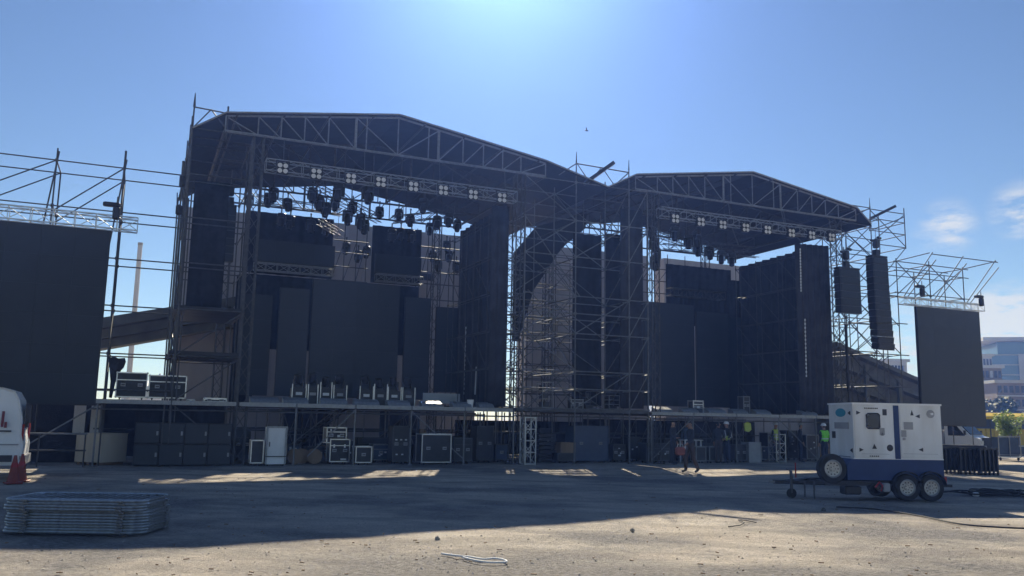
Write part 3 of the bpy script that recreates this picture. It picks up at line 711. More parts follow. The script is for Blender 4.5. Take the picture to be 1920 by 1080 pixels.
fc_at('small black case on the smaller stage near its left end', 1300, 1318, 748, 2.0, ZD, .4, castors=False, group='boxes on the stage decks', stickers=[(0, .5, .2, .1)])
fc_at('small case standing right of centre on the smaller stage', 1394, 1405, 740, 2.2, ZD, .4, castors=False, group='boxes on the stage decks', trim='alu_dull')
fc_at('low dark case on the left wing deck beside the tower', 352, 365, 745, .5, ZD, .4, castors=False, group='boxes on the stage decks', stickers=[(0, .9, .25, .05)])
fc_at('low dark case under the diagonal brace of the left wing deck', 384, 425, 742, .6, ZD, .4, castors=False, group='boxes on the stage decks', stickers=[(-.2, .9, .3, .05)])
tag(link('white_bucket', MB().lathe(W(8.0, .5, ZD), (0, 0, 1), [(0, .1), (.28, .13), (.3, .135)], 14), 'white', None, W(8.0, .5, ZD)), 'small white bucket at the front right of the bigger stage deck', 'bucket')
tag(link('work_bench', MB().sbox(7.9, 9.6, 6.0, 6.1, 2.3, 2.75).sbox(8.0, 8.1, 6.05, 6.5, 2.085, 2.3).sbox(9.4, 9.5, 6.05, 6.5, 2.085, 2.3), 'white', None, W(8.7, 6, 2.085)), 'pale panel low at the back right of the bigger stage', 'panel')

# ------------------------------------------------------------------ below the decks
def sub(label, u, v, z, w=.72, h=.66):
    rt = root('subwoofer', label, 'speaker', W(u + w / 2, v + .35, z), 'black subwoofers stacked below the wing deck')
    link('cabinet', MB().sbox(u, u + w, v, v + .75, z, z + h), 'black', rt)
    link('grille', MB().sbox(u + .03, u + w - .03, v - .02, v - .002, z + .04, z + h - .04), 'screen', rt)
    link('handle', MB().sbox(u + w - .1, u + w - .04, v - .028, v - .021, z + h * .4, z + h * .6), 'grey', rt)
for r in range(2):
    for c in range(4):
        sub('%s subwoofer from the left in the %s row below the wing deck' % (ORD[c], 'lower' if r == 0 else 'upper'), -3.55 + c * .735, -.05 + .05 * r, .03 + r * .675)
fc_at('large black flight case with silver edges below the middle of the bigger stage', 792, 846, 815, -.15, 0, .7, group='flight cases below the decks', lid=0)
fc_at('narrow upright black case beside the white cabinet', 472, 495, 826, -.2, 0, .4, group='flight cases below the decks', lid=0, handles=0)
fc_at('small square black case right of the cable drums', 668, 697, 838, -.1, 0, .5, group='flight cases below the decks', lid=0, handles=1)
fc_at('stacked black case with white labels, lower one of the pair below the bigger stage', 620, 656, 824, .5, 0, .6, group='flight cases below the decks', stickers=[(-.3, .7, .06, .12), (.25, .7, .06, .12), (.2, .1, .2, .06)])
fc_at('stacked black case with white labels, upper one of the pair below the bigger stage', 614, 650, 797, .55, .75, .6, group='flight cases below the decks', castors=False, stickers=[(-.3, .85, .05, .06), (.2, .45, .22, .08)])
fc_at('tall dark rack case left of the big silver-edged case', 738, 768, 800, .4, 0, .6, group='flight cases below the decks', stickers=[(-.3, .62, .08, .05), (0, .62, .08, .05), (.3, .62, .08, .05), (-.25, .2, .08, .05), (.1, .2, .08, .05)], lid=.5, trim='steel_dark')
fc_at('dark case right of the big silver-edged case', 852, 885, 822, .6, 0, .6, group='flight cases below the decks', trim='steel_dark')
fc_at('tall dark wardrobe case under the right end of the bigger stage', 895, 925, 800, 1.2, 0, .7, group='flight cases below the decks', trim='steel_dark', lid=0)
fc_at('big dark blue case under the link deck', 1076, 1140, 800, .8, 0, .7, group='flight cases below the decks', trim='case_blue', body='case_blue', lid=.3)
fc_at('brown wooden box under the link deck', 1052, 1078, 826, .6, .2, .5, group='flight cases below the decks', trim='wood', body='wood', castors=False, handles=0)
fc_at('dark case holding up the brown wooden box', 1046, 1078, 850, .55, 0, .6, group='flight cases below the decks', trim='steel_dark', handles=0, lid=0)
fc_at('low black case with white dots under the left end of the smaller stage', 1212, 1262, 832, .3, 0, .6, group='flight cases below the decks', stickers=[(-.3, .4, .07, .07), (-.05, .4, .07, .07), (.2, .4, .07, .07)], trim='steel_dark')
fc_at('framed black case behind the walking person, left of a pair', 1305, 1323, 838, .0, 0, .4, group='flight cases below the decks', lid=0, handles=0, trim='alu_dull')
fc_at('framed black case behind the walking person, right of a pair', 1330, 1355, 838, .0, 0, .4, group='flight cases below the decks', lid=0, handles=0, trim='alu_dull')
fc_at('grey box below the middle of the smaller stage', 1404, 1426, 826, .4, 0, .5, group='flight cases below the decks', body='grey', trim='grey', castors=False, handles=0)
fc_at('dark case between the yellow-vest worker and the grey box', 1378, 1400, 834, .6, 0, .5, group='flight cases below the decks', trim='steel_dark')
fc_at('long black case standing deep under the bigger stage behind the cable drums', 575, 608, 838, 1.8, 0, .6, group='flight cases below the decks', trim='steel_dark')
fc_at('black case deep under the bigger stage between two posts', 672, 735, 822, 2.5, 0, .6, group='flight cases below the decks', trim='steel_dark')
fc_at('black case deep under the left end of the bigger stage', 442, 470, 805, 2.2, 0, .6, group='flight cases below the decks', trim='steel_dark')
fc_at('stack of black boxes deep under the smaller stage left of the workers', 1440, 1462, 812, 2.0, 0, .6, group='flight cases below the decks', trim='alu_dull')
CL = random.Random(21); nb_ = 0
SPOTS = [(445, 466, 2.6), (540, 562, 2.2), (600, 622, 3.0), (640, 664, 2.6), (700, 730, 1.6), (742, 764, 2.8), (776, 790, 1.2), (850, 876, 2.4), (884, 900, 2.0), (930, 952, 1.6), (1012, 1034, 2.4), (1090, 1120, 2.6), (1150, 1172, 1.2), (1178, 1200, 1.8),
         (1206, 1226, 1.8), (1246, 1268, 2.2), (1276, 1300, 1.6), (1322, 1344, 2.6), (1352, 1376, 2.4), (1386, 1404, 2.2), (1428, 1448, 1.2), (1476, 1494, 2.4), (1512, 1534, 1.4), (1536, 1556, 2.6)]
POSW = ['left', 'right']
for i, (x0, x1, v) in enumerate(SPOTS):
    top = 800 + CL.choice([4, 12, 20, 28, 34]) + (x0 > 1180) * 4
    st = [(CL.uniform(-.3, .3), CL.uniform(.2, .8), .08, .06) for _ in range(CL.choice([1, 2, 3, 4]))]
    stage_n = 'bigger stage' if x0 < 960 else 'link deck' if x0 < 1200 else 'smaller stage'
    idx = [q for q in SPOTS if ('bigger stage' if q[0] < 960 else 'link deck' if q[0] < 1200 else 'smaller stage') == stage_n].index((x0, x1, v))
    fc_at('%s from the left of the dim cases deep under the %s' % (ORD[idx], stage_n), x0, x1, top, v, 0, .55, group='cases deep under the decks', trim=CL.choice(['steel_dark', 'alu_dull', 'steel_dark']), body=CL.choice(['case', 'case', 'black', 'case_blue', 'wood']), stickers=st, lid=CL.choice([0, .3]), handles=CL.choice([0, 1, 2]))
def under_frame(label, u0, u1, v, n):
    rt = root('support_frame', label, 'scaffold', W((u0 + u1) / 2, v, 0), 'support frames under the decks')
    for k in range(n + 1):
        u = u0 + (u1 - u0) * k / n; link('standard', MB().bar(W(u, v, 0), W(u, v, 1.9), .022), 'tower_steel', rt)
        if k < n:
            w2 = (u1 - u0) / n; link('brace', MB().bar(W(u, v, .15), W(u + w2, v, 1.8), .018), 'tower_steel', rt)
            if k % 2: link('brace', MB().bar(W(u + w2, v, .15), W(u, v, 1.8), .018), 'tower_steel', rt)
    for z in (.9, 1.85): link('ledger', MB().bar(W(u0, v, z), W(u1, v, z), .02), 'tower_steel', rt)
under_frame('scaffold frames deep under the left half of the bigger stage', 1.4, 4.2, 6.0, 5); under_frame('scaffold frames deep under the right half of the bigger stage', 6.4, 10.8, 6.0, 7)
under_frame('scaffold frames deep under the smaller stage', 16.5, 24.5, 5.0, 10)
tag(link('hanging_jacket', MB().prism([SW(x, y, .4) for x, y in ((1396, 794), (1402, 791), (1408, 794), (1409, 806), (1404, 810), (1397, 808))], W(0, .06, 0) - W(0, 0, 0)), 'hivis_y', None, W(20.6, .4, 1.4)), 'yellow hi-vis jacket hung under the edge of the smaller stage', 'jacket')
tag(link('work_table', MB().sbox(17.55, 18.5, .3, .8, .92, .96).sbox(17.6, 17.65, .35, .4, 0, .92).sbox(18.4, 18.45, .35, .4, 0, .92).sbox(17.6, 17.65, .7, .75, 0, .92).sbox(18.4, 18.45, .7, .75, 0, .92), 'white_dirty', None, W(18, .5, 0)), 'white folding table beside the white-helmet worker under the smaller stage', 'table')
def cabinet():
    v = -.3; u0, _ = S(500, 830, v); u1, _ = S(536, 830, v); z1 = S(518, 801, v)[1]
    rt = root('white_cabinet', 'white metal cabinet with a single door standing below the bigger stage', 'cabinet', W((u0 + u1) / 2, v, 0))
    link('body', MB().sbox(u0, u1, v, v + .5, .06, z1), 'white', rt)
    fr = MB().sbox(u0 - .03, u0 + .03, v - .03, v - .003, .06, z1 + .03).sbox(u1 - .03, u1 + .03, v - .03, v - .003, .06, z1 + .03).sbox(u0 + .03, u1 - .03, v - .03, v - .003, z1 - .03, z1 + .03)
    link('frame', fr, 'alu_dull', rt)
    d = link('door', MB().sbox(u0 + .05, u1 - .05, v - .022, v - .003, .25, z1 - .05), 'white_dirty', rt)
    link('handle', MB().sbox(u0 + .08, u0 + .11, v - .05, v - .024, z1 * .5, z1 * .62), 'black', d)
    link('strap', MB().sbox(u0 - .032, u1 + .032, v - .036, v - .031, .30, .33), 'black', rt)
    for u in (u0 + .05, u1 - .05): link('foot', MB().sbox(u - .03, u + .03, v + .05, v + .45, 0, .06), 'black', rt)
cabinet()
def drum(i, x, y, v):
    u, _ = S(x, y, v); r = .26; c = W(u, v, r); ax = W(0, 1, 0) - W(0, 0, 0)
    rt = root('cable_drum', ['left', 'middle', 'right'][i] + ' cable drum lying against the post below the bigger stage', 'cable drum', W(u, v, 0), 'cable drums below the stage')
    for s in (-.17, .17): link('flange', MB().disc(c + ax * s, ax, r, .03, 20), 'wood', rt)
    link('winding', MB().disc(c, ax, r * .8, .3, 18), 'cable', rt)
for i, (x, y, v) in enumerate(((552, 860, .9), (565, 860, 1.2), (588, 862, 1.0))): drum(i, x, y, v)
# standing piece of aluminium truss in front of the link deck
def standing_truss(label, x0, x1, v, z, rows):
    u0, _ = S(x0, 850, v); u1, _ = S(x1, 850, v)
    rt = root('truss_section', label, 'truss', W((u0 + u1) / 2, v, 0), 'truss sections standing on the ground'); d = u1 - u0
    for a in (u0, u1):
        for b in (v, v + d): link('chord', MB().bar(W(a, b, 0), W(a, b, z), .028), 'alu', rt)
    for sd, (A, B) in enumerate((((u0, v), (u1, v)), ((u1, v), (u1, v + d)), ((u1, v + d), (u0, v + d)), ((u0, v + d), (u0, v)))):
        mb = MB()
        for k in range(rows + 1):
            zz = .03 + (z - .06) * k / rows; mb.bar(W(*A, zz), W(*B, zz), .02, 6)
            if k < rows: mb.bar(W(*(A if k % 2 else B), zz), W(*(B if k % 2 else A), zz + z / rows), .014, 5)
        link('lattice', mb, 'alu', rt)
standing_truss('bright aluminium truss section standing upright in front of the link deck', 984, 1004, -.45, 1.78, 4)
standing_truss('thin aluminium truss section standing behind the bright upright one', 978, 985, .3, 1.55, 4)
standing_truss('grey truss section standing under the smaller stage near the green-vest worker', 1456, 1473, .3, 1.25, 3)
def pallet_stack():
    v = 1.0; u0, _ = S(1010, 850, v); u1, _ = S(1042, 850, v)
    rt = root('deck_stack', 'stack of dark stage boards under the link deck', 'board stack', W((u0 + u1) / 2, v, 0))
    for k in range(7): link('board', MB().sbox(u0 + .02 * (k % 3), u1 - .02 * (k % 2), v, v + 1, .05 + k * .16, .17 + k * .16), 'black', rt)
pallet_stack()
tag(link('timber_post', MB().sbox(6.35, 6.5, 1.4, 1.55, 0, 1.25).sbox(6.52, 6.6, 1.42, 1.52, 0, 1.2), 'wood', None, W(6.4, 1.4, 0)), 'short reddish timber post leaning below the bigger stage', 'post')
# stairs of steel leading up to the deck, seen below the bigger stage
def stairs():
    rt = root('stage_stairs', 'metal stairs rising below the deck of the bigger stage', 'stairs', W(2.6, 5, 0))
    for k in range(8): link('tread', MB().sbox(2.0 + k * .28, 2.3 + k * .28, 4.8, 5.8, .2 + k * .23, .23 + k * .23), 'steel_dark', rt)
    for v in (4.78, 5.82): link('stringer', MB().bar(W(1.9, v, .05), W(4.3, v, 2.0), .05, 6), 'steel_dark', rt)
stairs()

# ------------------------------------------------------------------ scaffold between the stages
LT = [2.12, 3.6, 5.1, 6.6, 8.2, 9.7, 11.3]
bc = []
for i in range(6):
    bc.append(((12.2, 0, LT[i]), (14.7, 0, LT[i + 1])) if i % 2 == 0 else ((14.7, 2, LT[i]), (12.2, 2, LT[i + 1])))
    bc.append(((14.7, 0, LT[i]), (15.6, 0, LT[i + 1])))
    bc.append(((9.95, 2, LT[i]), (12.2, 2, LT[i + 1])) if i % 2 else ((12.2, 4, LT[i]), (9.95, 4, LT[i + 1])))
for i in range(6):
    bc.append(((12.2, 2, LT[i + 1]), (14.7, 2, LT[i])))
    bc.append(((9.95, 0, LT[i]), (12.2, 0, LT[i + 1])) if i % 2 == 0 else ((12.2, 0, LT[i]), (9.95, 0, LT[i + 1])))
    bc.append(((12.2, 0, LT[i]), (12.2, 2, LT[i + 1]))); bc.append(((14.7, 2, LT[i]), (14.7, 0, LT[i + 1])))
bc += [((12.2, 0, 12.15), (12.8, 0, 11.4)), ((12.8, 0, 11.4), (13.4, 0, 12.1)), ((13.4, 0, 12.1), (14.0, 0, 11.4)), ((14.0, 0, 11.4), (14.7, 0, 12.05)), ((11.4, 0, 11.5), (12.2, 0, 12.1)), ((9.9, 0, 9.7), (12.4, 0, 6.6)), ((10.1, 0, 6.7), (11.9, 0, 5.2))]
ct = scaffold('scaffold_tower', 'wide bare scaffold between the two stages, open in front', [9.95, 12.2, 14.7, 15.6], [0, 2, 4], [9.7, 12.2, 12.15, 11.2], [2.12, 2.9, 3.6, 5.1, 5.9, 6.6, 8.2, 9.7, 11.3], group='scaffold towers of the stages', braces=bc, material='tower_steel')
link('ledger', MB().bar(W(12.2, 0, 12.1), W(14.7, 0, 12.05), TR), 'steel_dark', ct)
for u in (12.2, 14.7): link('spire', MB().bar(W(u, 0, 12.15), W(u, 0, 12.6), .03, 6, .01), 'steel_dark', ct)
link('outrigger_beam', MB().bar(W(12.6, .1, 11.3), W(13.75, -.4, 12.25), .1, 4), 'black', ct)
# dense lattice of support towers seen behind, against the grey wall
bs = []
for i in range(6):
    for a, b in ((11.8, 13.3), (13.3, 14.8), (14.8, 16.2)):
        bs.append(((a, 7.0, LT[i]), (b, 7.0, LT[i + 1]))); bs.append(((b, 8.2, LT[i]), (a, 8.2, LT[i + 1])))
scaffold('scaffold_tower', 'dense dark scaffold lattice further back between the stages', [11.8, 13.3, 14.8, 16.2], [7.0, 8.2], 9.6, [2.2, 2.9, 3.6, 4.3, 5.1, 5.8, 6.6, 7.4, 8.2, 9.0, 9.6], group='scaffold towers of the stages', braces=bs, r=.022)
scaffold('scaffold_tower', 'narrow scaffold bay standing behind the right leg drape of the bigger stage', [10.2, 11.3], [3.0, 4.2], 9.0, [2.2, 3.0, 3.8, 4.6, 5.4, 6.2, 7.0, 7.8, 8.6], group='scaffold towers of the stages', material='tower_steel', braces=[((10.2, 3.0, 2.2 + .8 * k), (11.3, 3.0, 3.0 + .8 * k)) for k in range(8)] + [((11.3, 4.2, 2.2 + .8 * k), (10.2, 4.2, 3.0 + .8 * k)) for k in range(8)], r=.02)

# ------------------------------------------------------------------ scaffold tower and line arrays right of the smaller stage
LR = [2.1, 3.55, 5.1, 6.65, 8.2, 9.7, 11.2, 12.1]
bp_ = []
for i in range(7):
    bp_ += [((26.45, 0, LR[i]), (28.25, 0, LR[i + 1])), ((28.25, 1.6, LR[i]), (26.45, 1.6, LR[i + 1])), ((26.45, 3.2, LR[i]), (28.25, 3.2, LR[i + 1])),
            ((28.25, 0, LR[i]), (28.25, 1.6, LR[i + 1])), ((28.25, 3.2, LR[i]), (28.25, 1.6, LR[i + 1]))]
for i in range(1, 7):
    bp_ += [((28.25, 1.6, LR[i]), (30.4, 1.6, LR[i + 1])), ((30.4, 3.2, LR[i]), (28.25, 3.2, LR[i + 1]))]
for z in (10.35, 11.0, 11.6): bp_ += [((28.25, 0, z), (30.5, 0, z)), ((28.25, 1.6, z), (30.5, 1.6, z)), ((30.5, 0, z), (30.5, 1.6, z))]
bp_ += [((28.25, 0, 12.0), (30.5, 0, 10.4)), ((28.25, 0, 10.4), (30.5, 0, 12.0)), ((28.25, 1.6, 11.9), (30.5, 1.6, 10.4)), ((28.25, 0, 8.2), (30.5, 0, 10.35)), ((28.25, 1.6, 8.2), (30.5, 1.6, 10.35)),
        ((28.25, 0, 12.0), (29.0, .8, 11.2)), ((29.0, .8, 11.2), (30.5, 0, 11.9)), ((30.4, 3.2, 2.1), (28.25, 1.6, 5.1))]
pt = scaffold('scaffold_tower', 'lattice scaffold tower carrying the two hanging speaker arrays at the right', [26.45, 28.25], [0, 1.6, 3.2], [10.0, 12.1], LR, group='scaffold towers of the stages', braces=bp_)
for v in (0, 1.6): link('standard', MB().bar(W(30.5, v, 10.3), W(30.5, v, 12.35), TR), 'steel_dark', pt)
for v in (1.6, 3.2): link('standard', MB().bar(W(30.4, v, 0), W(30.4, v, 9.7), TR), 'steel_dark', pt)
for z in LR[:6]:
    for v in (1.6, 3.2): link('ledger', MB().bar(W(28.25, v, z), W(30.4, v, z), TR * .9), 'steel_dark', pt)
for v in (0, 1.6): link('ledger', MB().bar(W(28.25, v, 12.05), W(30.5, v, 12.05), TR * .9), 'steel_dark', pt)
link('spire', MB().bar(W(28.25, 0, 12.1), W(28.25, 0, 12.6), .03, 6, .01), 'steel_dark', pt)
link('outrigger_beam', MB().bar(W(28.35, .1, 11.6), W(29.5, -.4, 12.25), .09, 4), 'black', pt)

def line_array(label, x0, x1, ytop, ybot, v, n, curve, group='hanging line arrays', d=.6, widen=1.0):
    u0, z1 = S(x0, ytop, v); u1, _ = S(x1, ytop, v); _, z0 = S((x0 + x1) / 2, ybot, v); uc = (u0 + u1) / 2; w = u1 - u0
    rt = root('line_array', label, 'speaker array', W(uc, v, z0), group)
    hh = (z1 - z0) / n
    for k in range(n):
        t = k / max(1, n - 1); a = -curve * t ** 2.2; zc = z1 - hh * (k + .5)
        off = -(t ** 2.2) * curve * 1.3
        c = W(uc, v + d / 2 + off * .6, zc); m = Matrix.Rotation(ANG, 3, 'Z') @ Matrix.Rotation(-a, 3, 'X')
        ww = w * (1 + (widen - 1) * t)
        def P(x, y, z): return c + m @ Vector((x, y, z))
        h2 = hh * .492; b = .95
        cb = link('cabinet', MB().hexa([P(-ww / 2, -d / 2, -h2), P(ww / 2, -d / 2, -h2), P(ww / 2, d / 2, -h2 * b), P(-ww / 2, d / 2, -h2 * b), P(-ww / 2, -d / 2, h2), P(ww / 2, -d / 2, h2), P(ww / 2, d / 2, h2 * b), P(-ww / 2, d / 2, h2 * b)]), 'blackm', rt)
        link('grille', MB().hexa([P(-ww * .46, -d / 2 - .02, -h2 * .86), P(ww * .46, -d / 2 - .02, -h2 * .86), P(ww * .46, -d / 2 - .003, -h2 * .86), P(-ww * .46, -d / 2 - .003, -h2 * .86), P(-ww * .46, -d / 2 - .02, h2 * .86), P(ww * .46, -d / 2 - .02, h2 * .86), P(ww * .46, -d / 2 - .003, h2 * .86), P(-ww * .46, -d / 2 - .003, h2 * .86)]), 'screen_dark', cb)
    link('rigging_frame', MB().sbox(uc - w / 2, uc + w / 2, v, v + d, z1 + .02, z1 + .12).sbox(uc - .12, uc + .12, v + .1, v + d - .1, z1 + .12, z1 + .42), 'black', rt)
    link('hoist_motor', MB().bbox(W(uc, v + d / 2, z1 + .72), (.24, .24, .44), ANG, .04).bbox(W(uc + .22, v + d / 2, z1 + 1.02), (.36, .12, .12), ANG + .4, .03).bbox(W(uc - .22, v + d / 2, z1 + .86), (.28, .1, .1), ANG, .03), 'black', rt)
    link('hoist_chain', MB().bar(W(uc, v + d / 2, z1 + .9), W(uc, v + d / 2, z1 + 1.5), .014, 5), 'chain', rt)
    return rt
for i in range(7):
    link('brace', MB().bar(W(26.45, 1.6, LR[i]), W(28.25, 1.6, LR[i + 1]), TR * .85), 'steel_dark', pt)
    link('brace', MB().bar(W(28.25, 3.2, LR[i]), W(26.45, 3.2, LR[i + 1]), TR * .85), 'steel_dark', pt)
    if 1 < i < 6: link('brace', MB().bar(W(28.25, 1.6, LR[i + 1]), W(30.4, 1.6, LR[i]), TR * .85), 'steel_dark', pt); link('brace', MB().bar(W(28.25, 3.2, LR[i]), W(30.4, 3.2, LR[i + 1]), TR * .85), 'steel_dark', pt)
def light_rope(label, u, v, z0, z1, dotted=True):
    rt = root('bright_strand', label, 'rope', W(u, v, z0), 'pale ropes and a painted lit gap at the side drapes'); mb = MB().bar(W(u, v, z0), W(u + .03, v, z1), .012, 6)
    link('rope', mb, 'rope', rt)
    if dotted: link('lit_dots', [b.disc(W(u + .03 * k / 14, v, z0 + (z1 - z0) * k / 14), (0, 0, 1), .03, .09, 8) for b in [MB()] for k in range(15)][-1], 'rope', rt)  # white discs stand in for lit dots, without emission
for lab, x, ya, yb, v in (('led rope with painted lit dots low before the side drape of the bigger stage', 879, 738, 615, 5.5), ('shorter led rope with painted lit dots right of the longer one on the bigger stage', 901, 738, 690, 4.0), ('strip painted as a lit gap high on the right drape of the smaller stage', 1502, 545, 468, 0.3), ('pale rope low on the right side drape of the smaller stage', 1512, 705, 600, 0.3)):  # the high one on the smaller stage paints light through a gap
    u_, zb = S(x, ya, v); _, zt = S(x, yb, v)
    if x < 1000: u_ -= .25
    light_rope(lab, u_, v, zb, zt)
scaffold('scaffold_tower', 'slim scaffold standing before the side drape of the smaller stage', [24.9, 25.2], [1.2, 2.8, 4.4, 6.0], 9.9, [2.2, 3.7, 5.2, 6.7, 8.2, 9.7], z0=2.1, group='scaffold towers of the stages', material='steel_dark', braces=[((24.9, 1.2 + 1.6 * k, z), (24.9, 2.8 + 1.6 * k, z + 1.5)) for k in range(3) for z in (2.2, 3.7, 5.2, 6.7, 8.2)], r=.022)
scaffold('scaffold_tower', 'slim scaffold standing before the side drape of the bigger stage', [9.05, 9.3], [1.6, 3.2, 4.8, 6.4], 9.9, [2.2, 3.7, 5.2, 6.7, 8.2, 9.7], z0=2.1, group='scaffold towers of the stages', material='steel_dark', braces=[((9.05, 1.6 + 1.6 * k, z), (9.05, 3.2 + 1.6 * k, z + 1.5)) for k in range(3) for z in (3.7, 6.7)], r=.022)
line_array('broad short speaker array hanging nearer the smaller stage drape', 1574, 1612, 504, 587, -.9, 6, .02, d=.36)
line_array('tall slim curved speaker array hanging rightmost from the lattice tower', 1636, 1664, 482, 655, -.9, 14, .18, widen=1.06, d=.42)
line_array('black speaker array hanging in the left wing of the bigger stage', 420, 444, 388, 490, 1.6, 7, .08)
# thin guy cable of loudspeaker on a pole
tag(link('cable_loom', MB().path([W(26.35, -.05, z) for z in (6.3, 5.6, 5.0, 4.2, 3.2)], .07, 8).bar(W(26.35, -.05, 3.2), W(26.35, -.05, 2.1), .03), 'cable', None, W(26.35, 0, 2.1)), 'thick black cable loom hanging down the lattice tower', 'cable')

# right screen scaffold
rs = root('screen_scaffold', 'splayed scaffold above and beside the portrait screen at the far right', 'scaffold', W(33, 1, 0), 'scaffolds behind the side screens')
def rbar(n, p, q, r=TR * .9): link(n, MB().bar(W(*p), W(*q), r), 'steel_dark', rs)
for u, v, top in ((30.35, .5, 9.9), (30.7, 1.6, 9.8), (32.6, .5, 9.95), (35.0, .5, 9.85), (32.9, 1.7, 9.6), (35.1, 1.7, 9.6)): rbar('standard', (u, v, 0), (u, v, top), TR)
for u in (30.9, 33.0, 35.3):
    rbar('outrigger', (u - .15, .5, 8.0), (u + .35, -.9, 10.05)); rbar('outrigger', (u + .1, .5, 8.0), (u + .55, -.9, 9.7))
for z in (9.75, 9.3, 8.2):
    for v in (.5, 1.7): rbar('ledger', (30.2, v, z), (35.4, v, z))
    for u in (30.35, 32.6, 35.0): rbar('transom', (u, .5, z), (u, 1.7, z)); 
for u in (30.35, 35.0): rbar('transom', (u, .5, 9.75), (u + .7, -.9, 10.0))
rbar('ledger', (31.2, -.9, 9.95), (35.8, -.9, 9.95))
for a, b in ((30.35, 32.6), (32.6, 35.0)):
    rbar('brace', (a, .5, 8.1), (b, .5, 9.75)); rbar('brace', (b, .5, 8.1), (a, .5, 9.75)); rbar('brace', (a, 1.7, 8.1), (b, 1.7, 9.75))
for z in (2.1, 3.55, 5.1, 6.65, 8.0): rbar('ledger', (28.4, .5, z), (30.9, .5, z)); rbar('ledger', (28.4, 1.6, z + .03), (30.9, 1.6, z + .03)); rbar('transom', (30.35, .5, z), (30.7, 1.6, z))
for z in (3.55, 5.1, 6.65, 8.0): rbar('brace', (28.4, .5, z), (30.35, .5, z - 1.5)); rbar('brace', (28.4, 1.6, z - 1.5), (30.7, 1.6, z))
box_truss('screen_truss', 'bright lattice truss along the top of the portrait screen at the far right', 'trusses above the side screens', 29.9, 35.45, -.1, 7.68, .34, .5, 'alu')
def hoist(label, u, v, z):
    rt = root('chain_hoist', label, 'hoist', W(u, v, z), 'black chain hoists above the screens')
    link('motor', MB().bbox(W(u, v, z + .2), (.22, .2, .42), ANG, .04), 'black', rt)
    link('gear_box', MB().bbox(W(u - .15, v, z + .47), (.52, .2, .14), ANG, .03), 'black', rt)
    link('hook', MB().bar(W(u, v, z + .54), W(u, v, z + .75), .02), 'chain', rt)
hoist('black chain hoist above the left end of the portrait screen', 31.1, -.3, 7.95); hoist('black chain hoist above the right end of the portrait screen', 35.2, -.3, 7.75)
hoist('chain hoist above the right end of the left edge screen', -4.65, -.35, 7.8)

# ------------------------------------------------------------------ stadium stand behind the stages
gs = root('grandstand', 'grey concrete grandstand behind both stages with raking ends', 'grandstand', W(18, 17, 0))
def wallseg(u0, u1, z1=12.2):
    mb = MB(); n = max(1, round((u1 - u0) / 2.4)); k = 5
    for i in range(n):
        for j in range(k):
            a, b = u0 + (u1 - u0) * i / n, u0 + (u1 - u0) * (i + 1) / n
            mb.sbox(a + .012, b - .012, 16 + random.uniform(0, .02), 16.5, z1 * j / k + .01, z1 * (j + 1) / k - .01)
    mb.sbox(u0 + .02, u1 - .02, 16.06, 17.2, 0, z1 - .02)
    w = link('wall', mb, 'wall', gs)
    return w
w1 = wallseg(-1.9, 14.2); w2 = wallseg(17.3, 25.85); w3 = wallseg(27.1, 39.6)
for a, b, z0, z1 in ((8.7, 10.0, 9.4, 9.75), (10.4, 11.5, 9.4, 9.8)): link('window', MB().sbox(a, b, 15.94, 15.995, z0, z1), 'winblk', w1)
for k in range(6): link('cornice', MB().sbox(-1.9, 14.2, 15.8, 15.99, 1.9 + k * 2.05, 1.98 + k * 2.05), 'beamc', w1) if k in (0, 2) else None
def stand_end(name, pts, v0, v1):
    mb = MB().prism([W(u, v0, z) for u, z in pts], W(0, v1 - v0, 0) - W(0, 0, 0)); link(name, mb, 'beamc', gs)
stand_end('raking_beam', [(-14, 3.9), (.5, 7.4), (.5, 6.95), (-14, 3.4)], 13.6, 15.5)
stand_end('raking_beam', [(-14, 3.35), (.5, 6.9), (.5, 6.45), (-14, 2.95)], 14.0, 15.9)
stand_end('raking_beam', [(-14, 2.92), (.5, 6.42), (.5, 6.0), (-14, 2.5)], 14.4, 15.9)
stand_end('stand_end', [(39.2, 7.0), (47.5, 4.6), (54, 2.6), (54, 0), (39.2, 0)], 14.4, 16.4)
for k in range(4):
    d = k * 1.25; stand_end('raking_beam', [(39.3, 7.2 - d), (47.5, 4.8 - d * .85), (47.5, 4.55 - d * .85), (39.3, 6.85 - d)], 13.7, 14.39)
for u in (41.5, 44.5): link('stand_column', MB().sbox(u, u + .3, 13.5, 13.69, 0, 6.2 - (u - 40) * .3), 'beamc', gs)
# scrap of fence and hoarding far left under the screen
for i in range(3):
    u = -9.35 + i * .95
    tag(link('banner_flag', MB().sbox(u, u + .42, 4.5, 4.54, .9, 1.95).sbox(u + .18, u + .24, 4.5, 4.54, 0, .9), 'white_dirty', None, W(u + .2, 4.5, 0)), ['leftmost', 'middle', 'rightmost'][i] + ' of three tall white boards standing under the left edge screen', 'board', 'white boards under the left screen')
for i, u in enumerate((-5.6, -5.05)):
    tag(link('banner_flag', MB().sbox(u, u + .38, 4.5, 4.54, .75, 1.9).sbox(u + .14, u + .2, 4.5, 4.54, 0, .75), 'white_dirty', None, W(u + .2, 4.5, 0)), ['left', 'right'][i] + ' one of two pale boards standing behind the wooden crate', 'board', 'pale boards behind the crate')
def mesh_fence(label, u0, u1, v, h):
    rt = root('site_fence', label, 'fence', W((u0 + u1) / 2, v, 0), 'dark covered site fences')
    link('cover', MB().sbox(u0, u1, v, v + .03, .05, h), 'scrim', rt)
    n = int((u1 - u0) / 2.2)
    for k in range(n + 1): link('post', MB().bar(W(u0 + (u1 - u0) * k / n, v - .04, 0), W(u0 + (u1 - u0) * k / n, v - .04, h + .05), .03), 'steel_dark', rt)
mesh_fence('dark mesh covered fence behind the left edge screen', -16, -2.6, 5.5, 2.0)
